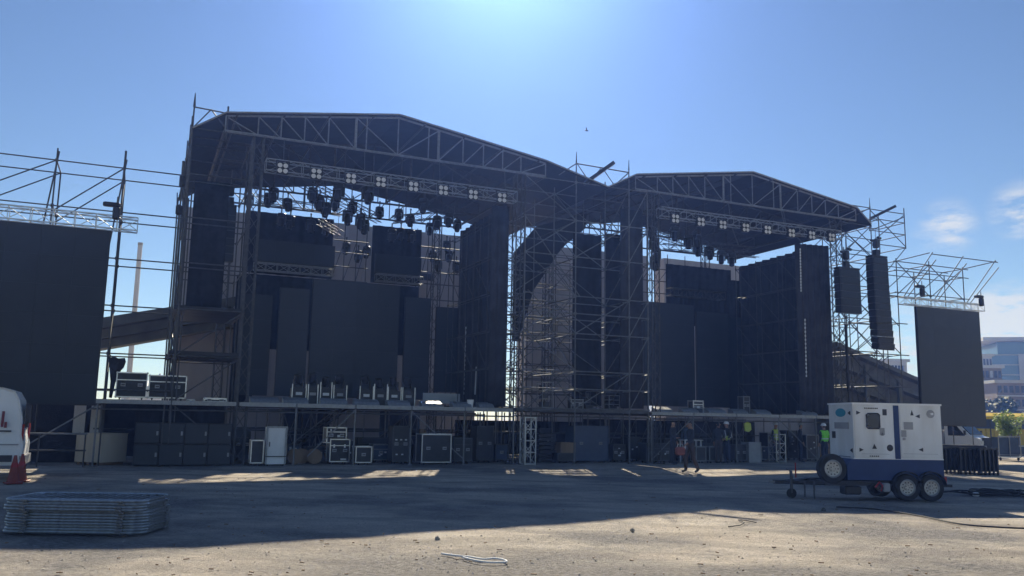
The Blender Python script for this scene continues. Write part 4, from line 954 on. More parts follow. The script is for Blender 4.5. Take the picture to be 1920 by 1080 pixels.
mesh_fence('low dark mesh fence in the shade left of the wooden crate', -12.5, -5.2, 1.5, .95)
rl = root('pipe_rail', 'grey horizontal pipe rail between the white van and the wooden crate', 'railing', W(-7, -.3, 0))
link('rail', MB().bar(W(-10.2, -.3, 1.02), W(-4.9, -.3, 1.0), .03), 'steel', rl); link('rail', MB().bar(W(-10.2, -.3, .5), W(-4.9, -.3, .5), .025), 'steel_dark', rl)
for u in (-10.2, -8.2, -6.2, -4.95): link('post', MB().bar(W(u, -.3, 0), W(u, -.3, 1.02), .025), 'steel_dark', rl)
def light_pole(label, x0, y0, x1, y1, dist, r=.16, name='light_pole'):
    X, Y, Z = ray(x0, y0); t = dist / Y; p = Vector((t * X, dist, 0)); z = EYE + t * Z
    rt = root(name, label, 'pole', p)
    link('pole', MB().bar(p, p + Vector((0, 0, z)), r * 1.25, 10, r), 'paleconc', rt); link('base', MB().disc(p + Vector((0, 0, .25)), (0, 0, 1), r * 2.2, .5, 12), 'paleconc', rt)
    link('cap', MB().disc(p + Vector((0, 0, z + .1)), (0, 0, 1), r * 1.1, .2, 10), 'grey', rt)
light_pole('tall pale mast beyond the left wing between screen and stage', 263, 460, 240, 700, 62)

# white tents far left
for i, (x, w) in enumerate(((262, 22), (300, 16))):
    p = G(x, 800); d = 75.0; X, Y, Z = ray(x, 705); t = d / Y; c = Vector((t * X, d, 0)); hw = w * d / F
    rt = root('marquee_tent', ['left', 'right'][i] + ' white peaked tent roof far off behind the wing deck cases', 'tent', c, 'white tents in the distance')
    link('tent_wall', MB().box(c + Vector((0, 0, 1.9)), (hw * 2, hw * 2, 3.8)), 'white_dirty', rt)
    q = hw * 1.05; z = 3.8
    link('tent_roof', MB().add([c + Vector(k) for k in ((-q, -q, z), (q, -q, z), (q, q, z), (-q, q, z), (0, 0, z + 1.3))], [(0, 1, 4), (1, 2, 4), (2, 3, 4), (3, 0, 4), (3, 2, 1, 0)]), 'white_dirty', rt)
# ------------------------------------------------------------------ generator trailer
class Loc:                                         # local frame helper
    def __init__(s, o, a): s.o = Vector(o); s.m = Matrix.Rotation(a, 3, 'Z'); s.a = a
    def __call__(s, x, y, z): return s.o + s.m @ Vector((x, y, z))
    def box(s, mb, x0, x1, y0, y1, z0, z1): return mb.hexa([s(x0, y0, z0), s(x1, y0, z0), s(x1, y1, z0), s(x0, y1, z0), s(x0, y0, z1), s(x1, y0, z1), s(x1, y1, z1), s(x0, y1, z1)])
    def ax(s, x, y, z): return s.m @ Vector((x, y, z))
def wheel(name, L, c, r, w, parent, n=28):
    t = link(name, MB().lathe(L(*c), L.ax(0, -1, 0), [(-w / 2, r * .62), (-w / 2, r * .93), (-w * .32, r), (w * .32, r), (w / 2, r * .93), (w / 2, r * .62), (-w / 2, r * .62)], n, caps=False), 'rubber', parent)
    rm = MB().lathe(L(*c), L.ax(0, -1, 0), [(-w * .35, r * .1), (-w * .35, r * .615), (w * .47, r * .615), (w * .5, r * .56), (w * .34, r * .5), (w * .30, r * .22), (w * .42, r * .2), (w * .42, r * .02)], n)
    rim = link('rim', rm, 'rim', t)
    nb = MB()
    for k in range(5):
        a = 2 * math.pi * k / 5; p = L(c[0] + math.cos(a) * r * .15, c[1] - w * .43, c[2] + math.sin(a) * r * .15); nb.disc(p, L.ax(0, -1, 0), r * .035, .02, 6)
    for k in range(10):
        a = 2 * math.pi * k / 10; p = L(c[0] + math.cos(a) * r * .38, c[1] - w * .335, c[2] + math.sin(a) * r * .38); nb.disc(p, L.ax(0, -1, 0), r * .055, .012, 8)
    link('wheel_nuts', nb, 'mark', rim); return t
def generator():
    L = Loc((9.34, 19.97, 0), R_(5)); B = L.box
    rt = root('generator_trailer', 'white and blue generator on a twin-axle trailer with a spare wheel in front', 'generator', L(0, .6, 0))
    x0, x1, y0, y1 = -1.45, .68, .0, 1.2
    body = MB()
    zt0, zt1 = 2.19, 2.17
    body.hexa([L(x0, y0, .93), L(x1, y0, .93), L(x1, y1, .93), L(x0, y1, .93), L(x0, y0, 2.17), L(x1, y0, 2.17), L(x1, y1, 2.17), L(x0, y1, 2.17)])
    link('canopy', body, 'white_dirty', rt)
    lid = MB(); B(lid, x0 - .02, x1 + .02, y0 - .02, y1 + .02, 2.17, 2.21); link('roof', lid, 'white', rt)
    base = MB().prism([L(-1.5, y0 + .01, .93), L(x1 + .01, y0 + .01, .93), L(x1 + .01, y0 + .01, .5), L(.2, y0 + .01, .46), L(-1.62, y0 + .01, .46), L(-1.62, y0 + .01, .80)], L.ax(0, 1.18, 0))
    link('fuel_tank_base', base, 'blue', rt)
    # service doors on the side, slightly proud
    d1 = MB(); B(d1, x0 + .03, -.50, -.014, -.001, .98, 2.13); door1 = link('door', d1, 'white_dirty', rt); door1['label'] = 'side door with a dark window'
    d2 = MB(); B(d2, -.32, x1 - .03, -.014, -.001, .98, 2.13); door2 = link('door', d2, 'white_dirty', rt); door2['label'] = 'side door with a pale vent'
    st = MB(); B(st, -.475, -.345, -.010, -.001, .94, 2.16); link('stripe', st, 'blue', rt)
    ed = MB(); B(ed, -1.47, .69, -.008, -.001, .93, .955); link('sill', ed, 'white', rt)
    wn = MB().prism([L(-1.12 + .27 * a + .04 * p, -.03, 1.64 + .31 * b + .04 * q) for a, b, p, q in ((0, 0, 1, 0), (1, 0, 0, 0), (1, 0, 1, 1), (1, 1, 1, -1), (1, 1, 0, 0), (0, 1, 1, 0), (0, 1, 0, -1), (0, 0, 0, 1))], L.ax(0, .014, 0))
    w = link('window', wn, 'glass', door1)
    fr = MB(); fr.path([L(-1.10, -.033, 1.625), L(-.86, -.033, 1.625), L(-.825, -.033, 1.66), L(-.825, -.033, 1.93), L(-.86, -.033, 1.965), L(-1.10, -.033, 1.965), L(-1.14, -.033, 1.93), L(-1.14, -.033, 1.66), L(-1.10, -.033, 1.625)], .016, 6)
    link('seal', fr, 'black', w)
    def stk(x, z, wd, ht, m='mark', par=door1, nm='sticker', shape='box'):
        mb = MB()
        if shape == 'tri': mb.prism([L(x - wd / 2, -.022, z - ht / 2), L(x + wd / 2, -.022, z - ht / 2), L(x, -.022, z + ht / 2)], L.ax(0, .007, 0))
        elif shape == 'right': mb.prism([L(x - wd / 2, -.022, z - ht / 2), L(x + wd / 2, -.022, z), L(x - wd / 2, -.022, z + ht / 2)], L.ax(0, .007, 0))
        elif shape == 'left': mb.prism([L(x + wd / 2, -.022, z - ht / 2), L(x - wd / 2, -.022, z), L(x + wd / 2, -.022, z + ht / 2)], L.ax(0, .007, 0))
        elif shape == 'round': mb.disc(L(x, -.018, z), L.ax(0, 1, 0), wd / 2, .008, 18)
        else: B(mb, x - wd / 2, x + wd / 2, -.022, -.015, z - ht / 2, z + ht / 2)
        link(nm, mb, m, par)
    stk(-1.32, 1.98, .10, .09, 'mark', door1, 'warning_arrow', 'right'); stk(-1.28, .14 + 1.0, .10, .09, 'mark', door1, 'warning_arrow', 'right')
    stk(-.69, 2.0, .10, .14, 'mark', door1, 'lock', 'box'); stk(-.77, 1.56, .12, .16, 'grey', door1, 'notice', 'box'); stk(-.77, 1.52, .07, .10, 'mark', door1, 'notice', 'tri')
    stk(-.97, 1.22, .11, .11, 'mark', door1, 'warning_triangle', 'tri'); stk(-.60, 1.19, .15, .15, 'mark', door1, 'round_notice', 'round'); stk(-.6, 1.2, .09, .03, 'red', door1, 'round_notice', 'box') if False else None
    for k, wd in enumerate((.03, .02, .03, .025, .03, .02, .03, .03)): stk(-1.16 + k * .042, 2.085, wd, .028, 'mark', door1, 'lettering')
    for k, wd in enumerate((.02, .03, .025, .03, .03)): stk(-1.08 + k * .048, 1.0, wd, .026, 'mark', door1, 'lettering')
    ln = MB(); B(ln, -1.28, -.62, -.017, -.0145, 1.045, 1.052); link('rib', ln, 'grey', door1)
    ln = MB(); B(ln, -.28, .55, -.017, -.0145, 1.06, 1.067); link('rib', ln, 'grey', door2)
    stk(-.03, 2.0, .08, .12, 'mark', door2, 'lock', 'tri'); stk(.10, 1.92, .11, .09, 'mark', door2, 'warning_arrow', 'left'); stk(.14, 1.16, .11, .09, 'mark', door2, 'warning_arrow', 'left')
    stk(.42, 1.98, .19, .19, 'grey', door2, 'round_emblem', 'round'); stk(.42, 1.98, .14, .05, 'white', door2, 'round_emblem')
    stk(-.13, 1.70, .22, .17, 'grey', door2, 'vent'); stk(-.25, 1.52, .12, .15, 'grey', door2, 'notice'); stk(-.25, 1.40, .07, .06, 'grey', door2, 'notice')
    # left end of the canopy: emblem, vent, arrows
    def end(y, z, wd, ht, m, nm, shape='box'):
        mb = MB(); X = x0 - .004
        if shape == 'oval':
            mb.prism([L(X, y + wd / 2 * math.cos(t), z + ht / 2 * math.sin(t)) for t in [2 * math.pi * k / 22 for k in range(22)]], L.ax(-.01, 0, 0))
        elif shape == 'arrow': mb.prism([L(X, y - wd / 2, z - ht / 2), L(X, y + wd / 2, z), L(X, y - wd / 2, z + ht / 2)], L.ax(-.01, 0, 0))
        else: B(mb, X - .012, X, y - wd / 2, y + wd / 2, z - ht / 2, z + ht / 2)
        link(nm, mb, m, rt)
    end(.58, 1.98, .50, .20, 'teal', 'emblem', 'oval'); end(.16, 1.97, .12, .1, 'mark', 'warning_arrow', 'arrow'); end(.12, 1.12, .12, .1, 'mark', 'warning_arrow', 'arrow')
    end(.55, 1.68, .70, .15, 'grey', 'vent'); end(.96, 1.46, .16, .16, 'mark', 'lock'); end(.45, .97, .55, .012, 'blue', 'lettering')
    # chassis and drawbar
    ch = MB(); B(ch, -2.15, .74, .05, .15, .33, .43); B(ch, -2.15, .74, 1.05, 1.15, .33, .43)
    for x in (-2.1, -1.2, -.3, .7): B(ch, x - .04, x + .04, .152, 1.048, .33, .43)
    link('chassis', ch, 'black', rt)
    link('drawbar', MB().bar(L(-2.1, .1, .38), L(-2.85, .6, .36), .05, 6).bar(L(-2.1, 1.1, .38), L(-2.85, .62, .36), .05, 6).bar(L(-2.8, .6, .36), L(-3.15, .6, .36), .045, 6), 'black', rt)
    link('tow_eye', MB().disc(L(-3.17, .6, .36), (0, 0, 1), .07, .05, 12), 'steel', rt)
    jk = link('jockey_leg', MB().bar(L(-2.75, .5, .62), L(-2.75, .5, .12), .035, 8).bar(L(-2.75, .5, .62), L(-2.87, .5, .66), .014, 6), 'steel_dark', rt)
    link('jockey_wheel', MB().disc(L(-2.75, .5, .11), L.ax(0, 1, 0), .11, .06, 16), 'rubber', jk)
    link('jockey_leg', MB().bar(L(-2.35, .18, .42), L(-2.35, .18, .02), .02, 6).bar(L(-2.52, .3, .4), L(-2.52, .3, .04), .022, 6), 'steel_dark', rt)
    link('marker_post', MB().bar(L(-2.38, 1.1, .43), L(-2.38, 1.1, .78), .018, 6), 'red', rt)
    wheel('spare_wheel', L, (-1.95, .12, .70), .335, .2, rt)
    link('spare_bracket', MB().bar(L(-1.95, .22, .7), L(-1.95, .22, .4), .03, 6), 'black', rt)
    for x in (-.25, .33):
        wheel('wheel', L, (x, .02, .305), .305, .19, rt); wheel('wheel', L, (x, 1.2, .305), .305, .19, rt)
    mg = MB()
    for xc in (-.25, .33):
        pts = [(xc + .36 * math.cos(t), .30 + .36 * math.sin(t)) for t in [R_(a) for a in range(10, 171, 16)]]
        for p, q in zip(pts[:-1], pts[1:]): mg.hexa([L(p[0], -.1, p[1]), L(q[0], -.1, q[1]), L(q[0], .13, q[1]), L(p[0], .13, p[1]), L(p[0], -.1, p[1] + .012), L(q[0], -.1, q[1] + .012), L(q[0], .13, q[1] + .012), L(p[0], .13, p[1] + .012)])
    link('mudguard', mg, 'black', rt)
    link('cable_box', MB().bbox(L(-1.45, .25, .22), (.4, .3, .2), L.a, .03), 'blackm', rt)
    link('coiled_cable', MB().path([L(-.95 + .16 * math.cos(t), .0 + .02 * t / 6, .25 + .13 * math.sin(t)) for t in [k * .5 for k in range(40)]], .022, 5), 'cable', rt)
    link('coupling', MB().bbox(L(-.72, .02, .30), (.16, .12, .2), L.a, .02), 'grey', rt)
    link('hose', MB().path([L(-1.0, -.02, .30), L(-.9, -.03, .42), L(-.82, -.02, .34), L(-.86, -.02, .22)], .02, 6), 'red', rt)
    tl = MB(); B(tl, .75, .80, .1, .3, .42, .55); link('tail_light', tl, 'red', rt)
    bm_ = MB(); B(bm_, .74, 1.05, .3, .4, .3, .36); link('rear_bar', bm_, 'black', rt)
generator()

# ------------------------------------------------------------------ white van at the left edge
def van():
    L = Loc((-12.52, 22.2, 0), R_(25)); B = L.box
    rt = root('parked_van', 'white van with red lettering on its side, cut off by the left edge', 'van', L(-2, 0, 0), None)
    # rounded profile: x to the right (rear end), z up; half width narrower near the roof
    prof = [(-4.6, .35), (.08, .35), (.16, .52), (.16, .86), (.10, 1.1), (.08, 1.5), (-.02, 1.95), (-.14, 2.16), (-.4, 2.24), (-3.2, 2.26), (-3.9, 1.6), (-4.6, 1.2)]
    mb = MB(); N = len(prof)
    rows = []
    for y, s in ((-.95, 1.0), (-.99, .99), (-.99, 1), (.99, 1), (.95, .985)): rows.append(y)
    ys = [(-.93, .05), (-1.0, .0), (1.0, .0), (.93, .05)]
    for y, ins in ys:
        for x, z in prof:
            tz = max(0, (z - 1.2) / 1.06); yy = y * (1 - .10 * tz ** 1.5)
            cx = x - (ins if x > -1 else -ins); cz = z - (ins * .8 if z > 2 else 0)
            mb.v.append(L(cx, yy, cz))
    for r in range(3):
        for i in range(N): mb.f.append((r * N + i, r * N + (i + 1) % N, r * N + N + (i + 1) % N, r * N + N + i))
    mb.f.append(tuple(range(N))); mb.f.append(tuple(range(4 * N - 1, 3 * N - 1, -1)))
    link('body', mb, 'white', rt)
    def side(x0, x1, z0, z1, m, nm, par=rt, out=.012):
        q = MB(); yA = -1.0 * (1 - .10 * max(0, (z0 - 1.2) / 1.06) ** 1.5) - out; yB = -1.0 * (1 - .10 * max(0, (z1 - 1.2) / 1.06) ** 1.5) - out
        q.hexa([L(x0, yA, z0), L(x1, yA, z0), L(x1, yA + .012, z0), L(x0, yA + .012, z0), L(x0, yB, z1), L(x1, yB, z1), L(x1, yB + .012, z1), L(x0, yB + .012, z1)])
        return link(nm, q, m, par)
    for k in range(5):
        side(-.36 - k * .22, -.36 - k * .22 + .06, 1.28 - .02 * k, 1.66, 'van_red', 'lettering'); side(-.29 - k * .22, -.23 - k * .22, 1.26, 1.40 + .1 * (k % 2), 'van_red', 'lettering')
    side(-.55, -.12, 1.16, 1.20, 'mark', 'door_rail'); side(-2.5, .06, .84, .87, 'grey', 'trim_line'); side(-.62, -.05, .44, .60, 'mark', 'bumper_trim')
    for z in (1.98,): side(-.75, -.60, z, z + .1, 'sticker', 'sticker')
    rear = MB(); B(rear, .115, .13, -.7, .7, 1.25, 1.85); link('rear_window', rear, 'glass', rt)
    bmp = MB(); B(bmp, .10, .22, -.96, .96, .36, .58); link('bumper', bmp, 'grey', rt)
    lamp = MB(); B(lamp, .10, .145, -.95, -.82, .95, 1.35); link('tail_light', lamp, 'red', rt); lamp = MB(); B(lamp, .10, .145, .82, .95, .95, 1.35); link('tail_light', lamp, 'red', rt)
    for x in (-.9, -3.6):
        wheel('wheel', L, (x, -.93, .34), .34, .22, rt); wheel('wheel', L, (x, .93, .34), .34, .22, rt)
        side(x - .40, x + .40, .36, .74, 'black', 'wheel_arch', rt, .004)
van()
# traffic cones
def cone(loc, label):
    rt = root('traffic_cone', label, 'traffic cone', loc, 'red traffic cones by the van'); c = Vector(loc)
    link('base', MB().bbox(c + Vector((0, 0, .02)), (.36, .36, .04), .2, .015), 'orange', rt)
    link('body', MB().lathe(c, (0, 0, 1), [(.04, .145), (.08, .13), (.62, .035), (.65, .03), (.65, .015)], 20), 'orange', rt)
    link('band', MB().lathe(c, (0, 0, 1), [(.38, .083), (.48, .064)], 20), 'red', rt)
    return rt
c0 = cone(G(38, 903), 'right one of the two red traffic cones beside the white van'); dup(c0, G(24, 907), .5, 'left one of the two red traffic cones beside the white van')
# wooden crate on a pallet base
def crate():
    c = G(187, 873); L = Loc(c + Vector((-.31, .68, 0)), R_(-20)); B = L.box; h = .53
    rt = root('wooden_crate', 'pale plywood crate on low skids below the wing deck, with a small sticker', 'crate', L(0, 0, 0))
    b = MB(); B(b, -h, h, -h, h, .09, .98); link('box', b, 'ply', rt)
    for x in (-.4, 0, .4): s = MB(); B(s, x - .05, x + .05, -h + .02, h - .02, 0, .088); link('skid', s, 'wood', rt)
    e = MB()
    for z in (.09, .91): B(e, -h - .012, -h - .001, -h, h, z, z + .07); B(e, -h, h, -h - .012, -h - .001, z, z + .07)
    for y in (-h, h - .07): B(e, -h - .012, -h - .001, y, y + .07, .161, .909)
    for x in (-h, h - .07): B(e, x, x + .07, -h - .012, -h - .001, .161, .909)
    link('batten', e, 'ply', rt)
    l = MB(); B(l, -h - .013, -h - .002, -.1, .16, .70, .88); link('label', l, 'sticker', rt)
    ld = MB(); B(ld, -h - .01, h + .01, -h - .01, h + .01, .982, 1.0); link('lid', ld, 'ply', rt)
crate()
# stack of flat crowd barriers
def barrier_proto(label):
    rt = root('crowd_barrier', label, 'crowd barrier', (0, 0, 0), 'crowd barriers stacked flat in the foreground')
    a, b, r = .98, .56, .2
    pts = []
    for cx, cy, t0 in ((a - r, b - r, 0), (-a + r, b - r, 90), (-a + r, -b + r, 180), (a - r, -b + r, 270)):
        for t in range(0, 91, 15): pts.append((cx + r * math.cos(R_(t0 + t)), cy + r * math.sin(R_(t0 + t)), 0))
    pts.append(pts[0]); 
    link('frame', MB().path(pts, .022, 8), 'barrier_steel', rt)
    link('lower_rail', MB().bar((-a, -b + .17, 0), (a, -b + .17, 0), .017, 6), 'barrier_steel', rt)
    n = 15; mb = MB()
    for i in range(n):
        x = -a + .1 + (2 * a - .2) * i / (n - 1); mb.bar((x, -b + .17 if abs(x) < a - r else -b + .2, 0), (x, b - (0 if abs(x) < a - r else .06), 0), .013, 6)
    link('bars', mb, 'barrier_steel', rt)
    for x in (-.66, .66): link('foot', MB().bar((x - .05, -b - .0, .0), (x + .05, -b - .06, .0), .016, 6).bar((x, -b, 0), (x, -b + .17, 0), .014, 6), 'steel', rt)
    link('hook', MB().path([(a, .2, 0), (a + .05, .2, 0), (a + .05, .16, 0)], .01, 5), 'steel', rt)
    return rt
cst = (G(-6, 1004) + G(282, 1002)) / 2; cst.y += .60; cst.x -= .10
bpz = None; NB = 12
for k in range(NB):
    lab = ('topmost' if k == NB - 1 else 'lowest' if k == 0 else '%s from the bottom' % ORD[k]) + ' steel crowd barrier in the flat stack on the dirt'
    loc = (cst.x + random.uniform(-.02, .02), cst.y + random.uniform(-.03, .03), .03 + k * .0385); rz = R_(1.5) + random.uniform(-.006, .006)
    if bpz is None: bpz = barrier_proto(lab); bpz.location = loc; bpz.rotation_euler = (0, 0, rz)
    else: dup(bpz, loc, rz, lab)

# ------------------------------------------------------------------ people
def person(label, base, rz, J, cols, vest=None, helmet=None, vest_z=(.95, 1.42), hair='cloth_dark', straps=False, h=1.72):
    """J: overrides of joint positions (metres, facing -y)."""
    j = dict(pelvis=(0, 0, .93), spine=(0, -.005, 1.12), chest=(0, -.01, 1.30), neck=(0, 0, 1.45), headb=(0, -.02, 1.53), headc=(0, -.03, 1.61), headt=(0, -.02, 1.70), nose=(0, -.115, 1.60),
             shL=(-.17, 0, 1.40), elL=(-.23, .02, 1.13), wrL=(-.24, -.06, .90), haL=(-.24, -.09, .82), shR=(.17, 0, 1.40), elR=(.23, .02, 1.13), wrR=(.24, -.06, .90), haR=(.24, -.09, .82),
             hiL=(-.09, 0, .89), knL=(-.10, -.02, .49), anL=(-.10, .03, .09), toL=(-.11, -.15, .035), hiR=(.09, 0, .89), knR=(.10, -.02, .49), anR=(.10, .03, .09), toR=(.11, -.15, .035))
    j.update(J); j = {k: Vector(v) for k, v in j.items()}
    rad = dict(pelvis=.135, spine=.125, chest=.145, neck=.055, headb=.075, headc=.092, headt=.066, nose=.016, shL=.075, elL=.054, wrL=.036, haL=.038, shR=.075, elR=.054, wrR=.036, haR=.038,
               hiL=.105, knL=.075, anL=.058, toL=.042, hiR=.105, knR=.075, anR=.058, toR=.042)
    E = [('pelvis', 'spine'), ('spine', 'chest'), ('chest', 'neck'), ('neck', 'headb'), ('headb', 'headc'), ('headc', 'headt'), ('headc', 'nose'), ('chest', 'shL'), ('shL', 'elL'), ('elL', 'wrL'), ('wrL', 'haL'),
         ('chest', 'shR'), ('shR', 'elR'), ('elR', 'wrR'), ('wrR', 'haR'), ('pelvis', 'hiL'), ('hiL', 'knL'), ('knL', 'anL'), ('anL', 'toL'), ('pelvis', 'hiR'), ('hiR', 'knR'), ('knR', 'anR'), ('anR', 'toR')]
    for s in 'LR':
        H = j['ha' + s]; d = (H - j['wr' + s]).normalized(); side = Vector((1, 0, 0)) if abs(d.x) < .8 else Vector((0, 1, 0)); side = (side - d * side.dot(d)).normalized(); nrm = d.cross(side)
        for k, (o, ln) in enumerate(((-.03, .062), (-.01, .075), (.01, .07), (.03, .055))):
            a, b = 'f%s%da' % (s, k), 'f%s%db' % (s, k)
            j[a] = H + side * o + d * (.035 + ln * .45); j[b] = H + side * o * .9 + d * (.035 + ln * .85) - nrm * .02; rad[a] = .0095; rad[b] = .008; E += [('ha' + s, a), (a, b)]
        a = 'f%st' % s; j[a] = H - side * .055 + d * .03; rad[a] = .011; E.append(('ha' + s, a))
    names = list(j); idx = {n: i for i, n in enumerate(names)}
    me = bpy.data.meshes.new('person_skeleton'); me.from_pydata([tuple(j[n]) for n in names], [(idx[a], idx[b]) for a, b in E], [])
    ob = bpy.data.objects.new('person_skeleton', me); COL.objects.link(ob)
    sk = ob.modifiers.new('skin', 'SKIN'); sk.use_smooth_shade = True; sk.branch_smoothing = .6
    for n, sv in zip(names, me.skin_vertices[0].data):
        r = rad[n]; sv.radius = (r, r); sv.use_root = (n == 'pelvis')
        if n in ('pelvis', 'spine', 'chest'): sv.radius = (r * 1.12, r * .78)
    ob.modifiers.new('sub', 'SUBSURF').levels = 2
    bpy.context.view_layer.update(); dg = bpy.context.evaluated_depsgraph_get()
    m2 = bpy.data.meshes.new_from_object(ob.evaluated_get(dg)); bpy.data.objects.remove(ob)
    m2.name = 'person'
    for mm in (cols['top'], cols['legs'], 'skin', 'black', hair): m2.materials.append(M[mm])
    co = [v.co.copy() for v in m2.vertices]
    neck = j['neck']; hd = j['headc']
    def near(p, a, b):
        d = j[b] - j[a]; t = max(0, min(1, (p - j[a]).dot(d) / d.dot(d))); return (p - j[a] - d * t).length, t
    for f in m2.polygons:
        c = f.center; k = 0
        if c.z > neck.z + .02 or (c - hd).length < .14:
            k = 2
            if c.z > hd.z + .045 or (c.y > hd.y + .035 and c.z > hd.z - .05): k = 4
        else:
            best = min([(near(c, 'wr' + s, 'ha' + s)[0] - .0, 2) for s in 'LR'] + [(near(c, 'el' + s, 'wr' + s)[0], 0) for s in 'LR'] + [(near(c, 'sh' + s, 'el' + s)[0], 0) for s in 'LR'] + [(near(c, 'hi' + s, 'kn' + s)[0], 1) for s in 'LR']
                       + [(near(c, 'kn' + s, 'an' + s)[0], 1) for s in 'LR'] + [(near(c, 'an' + s, 'to' + s)[0], 3) for s in 'LR'] + [(near(c, 'pelvis', 'spine')[0] - .02, 0 if c.z > .97 else 1), (near(c, 'spine', 'chest')[0] - .02, 0), (near(c, 'chest', 'neck')[0] - .02, 0)])
            k = best[1]
        f.material_index = k; f.use_smooth = True
    o = bpy.data.objects.new('person', m2); COL.objects.link(o); o.location = Vector(base); o.rotation_euler = (0, 0, rz); tag(o, label, 'person', 'crew on site')
    def child(name, mb, m, smooth=True):
        mm = bpy.data.meshes.new(name); mm.from_pydata([tuple(p) for p in mb.v], [], mb.f); b = bmesh.new(); b.from_mesh(mm); bmesh.ops.recalc_face_normals(b, faces=b.faces); b.to_mesh(mm); b.free()
        for p in mm.polygons: p.use_smooth = smooth
        mm.materials.append(M[m]); c = bpy.data.objects.new(name, mm); COL.objects.link(c); c.parent = o; return c
    for s in (-1, 1): child('eye', MB().ball(hd + Vector((s * .032, -.083, .015)), .010, 8, 5), 'mark'); child('ear', MB().lathe(hd + Vector((s * .088, .0, 0)), (s, 0, 0), [(-.01, .028), (.012, .022), (.016, .01)], 10), 'skin')
    child('mouth', MB().box(hd + Vector((0, -.083, -.045)), (.04, .012, .008)), 'red', False)
    if helmet: child('helmet', MB().lathe(hd + Vector((0, .005, .035)), (0, .08, 1), [(-.005, .135), (.0, .14), (.012, .112), (.05, .108), (.085, .085), (.105, .045), (.11, .004)], 18), helmet)
    if vest:
        m2.calc_loop_triangles(); mb = MB(); used = {}
        keep = [f for f in m2.polygons if f.material_index == 0 and vest_z[0] < f.center.z < vest_z[1] and abs(f.center.x) < .21]
        nrm = [v.normal.copy() for v in m2.vertices]
        for f in keep:
            q = []
            for vi in f.vertices:
                if vi not in used: used[vi] = len(mb.v); mb.v.append(co[vi] + nrm[vi] * .018)
                q.append(used[vi])
            mb.f.append(tuple(q))
        child('vest', mb, vest)
        for z in (1.08,):
            bb = MB(); child('reflective_band', bb.lathe(Vector((0, 0, z)), (0, 0, 1), [(-.02, .188), (.02, .188)], 18), 'sticker').scale = (1, .78, 1)
        if straps:
            st = MB()
            for s in (-1, 1):
                st.bar((s * .05, .165, 1.38), (s * .13, .165, 1.08), .02, 6); st.bar((s * .05, -.165, 1.38), (s * .13, -.165, 1.08), .02, 6)
            child('strap', st, 'sticker')
    return o
FACE = math.pi
p1 = G(1296, 887)
person('person in dark clothes and brown trousers striding past the smaller stage with a pinkish bag', p1, R_(-70),
       dict(knL=(-.09, -.16, .51), anL=(-.10, -.14, .10), toL=(-.10, -.31, .045), knR=(.10, .03, .50), anR=(.10, .22, .12), toR=(.11, .07, .035), elL=(-.22, .12, 1.14), wrL=(-.23, .08, .90), haL=(-.23, .05, .82), elR=(.21, -.06, 1.12), wrR=(.22, -.26, 1.0), haR=(.22, -.33, .95)),
       dict(top='cloth_dark', legs='trouser'))
bg = p1 + Vector((-.36, .02, 0))
rtb = root('carry_bag', 'pinkish red bag carried by the striding person', 'bag', bg + Vector((0, 0, .58)))
link('bag_body', MB().bbox(bg + Vector((0, 0, .72)), (.34, .18, .28), .2, .05), 'bagred', rtb); link('bag_handle', MB().path([bg + Vector((-.1, 0, .85)), bg + Vector((-.06, 0, .95)), bg + Vector((.08, 0, .95)), bg + Vector((.1, 0, .85))], .012, 6), 'sticker', rtb)
person('worker in a white helmet and dark shirt with a yellow-green vest and white straps', G(1364, 869), R_(-60), dict(knL=(-.10, -.08, .50), toL=(-.11, -.17, .035), elR=(.22, -.04, 1.12), wrR=(.15, -.22, 1.02), haR=(.12, -.29, 1.0)),
       dict(top='cloth_dark', legs='jeans'), 'hivis_y', 'white', (.93, 1.14), straps=True)
person('worker in a bright green hi-vis vest and white helmet, near the generator', W(24.0, -.9, 0), ANG + math.pi, {}, dict(top='cloth_dark', legs='jeans'), 'hivis_g', 'white', (.93, 1.43))
person('worker in dark clothes with a pale helmet standing left of the green-vest worker', W(23.65, .2, 0), ANG + R_(60), {}, dict(top='cloth_dark', legs='jeans'), None, 'grey')
person('worker in a red jacket and white helmet half hidden behind the generator', W(24.75, -2.0, 0), ANG + R_(-80), {}, dict(top='red', legs='jeans'), None, 'white')
person('dark figure standing in the shade under the left end of the smaller stage', W(16.35, -.6, 0), ANG + R_(30), dict(elL=(-.22, -.05, 1.12), wrL=(-.1, -.2, 1.05), haL=(-.05, -.26, 1.06)), dict(top='cloth_dark', legs='cloth_dark'))
person('worker in a yellow vest standing in the shade left of the green-vest worker', W(22.6, .6, 0), ANG + R_(20), {}, dict(top='cloth_dark', legs='jeans'), 'hivis_y', 'white', (.93, 1.43))
person('dark-clothed worker bending arms beside the framed cases', W(18.9, -.2, 0), ANG + R_(120), dict(elL=(-.22, -.06, 1.12), wrL=(-.14, -.24, 1.06), haL=(-.1, -.31, 1.06)), dict(top='cloth_dark', legs='trouser'))
person('worker in navy standing behind the framed cases of the smaller stage', W(18.1, .9, 0), ANG + R_(-20), {}, dict(top='case_blue', legs='jeans'), None, None)

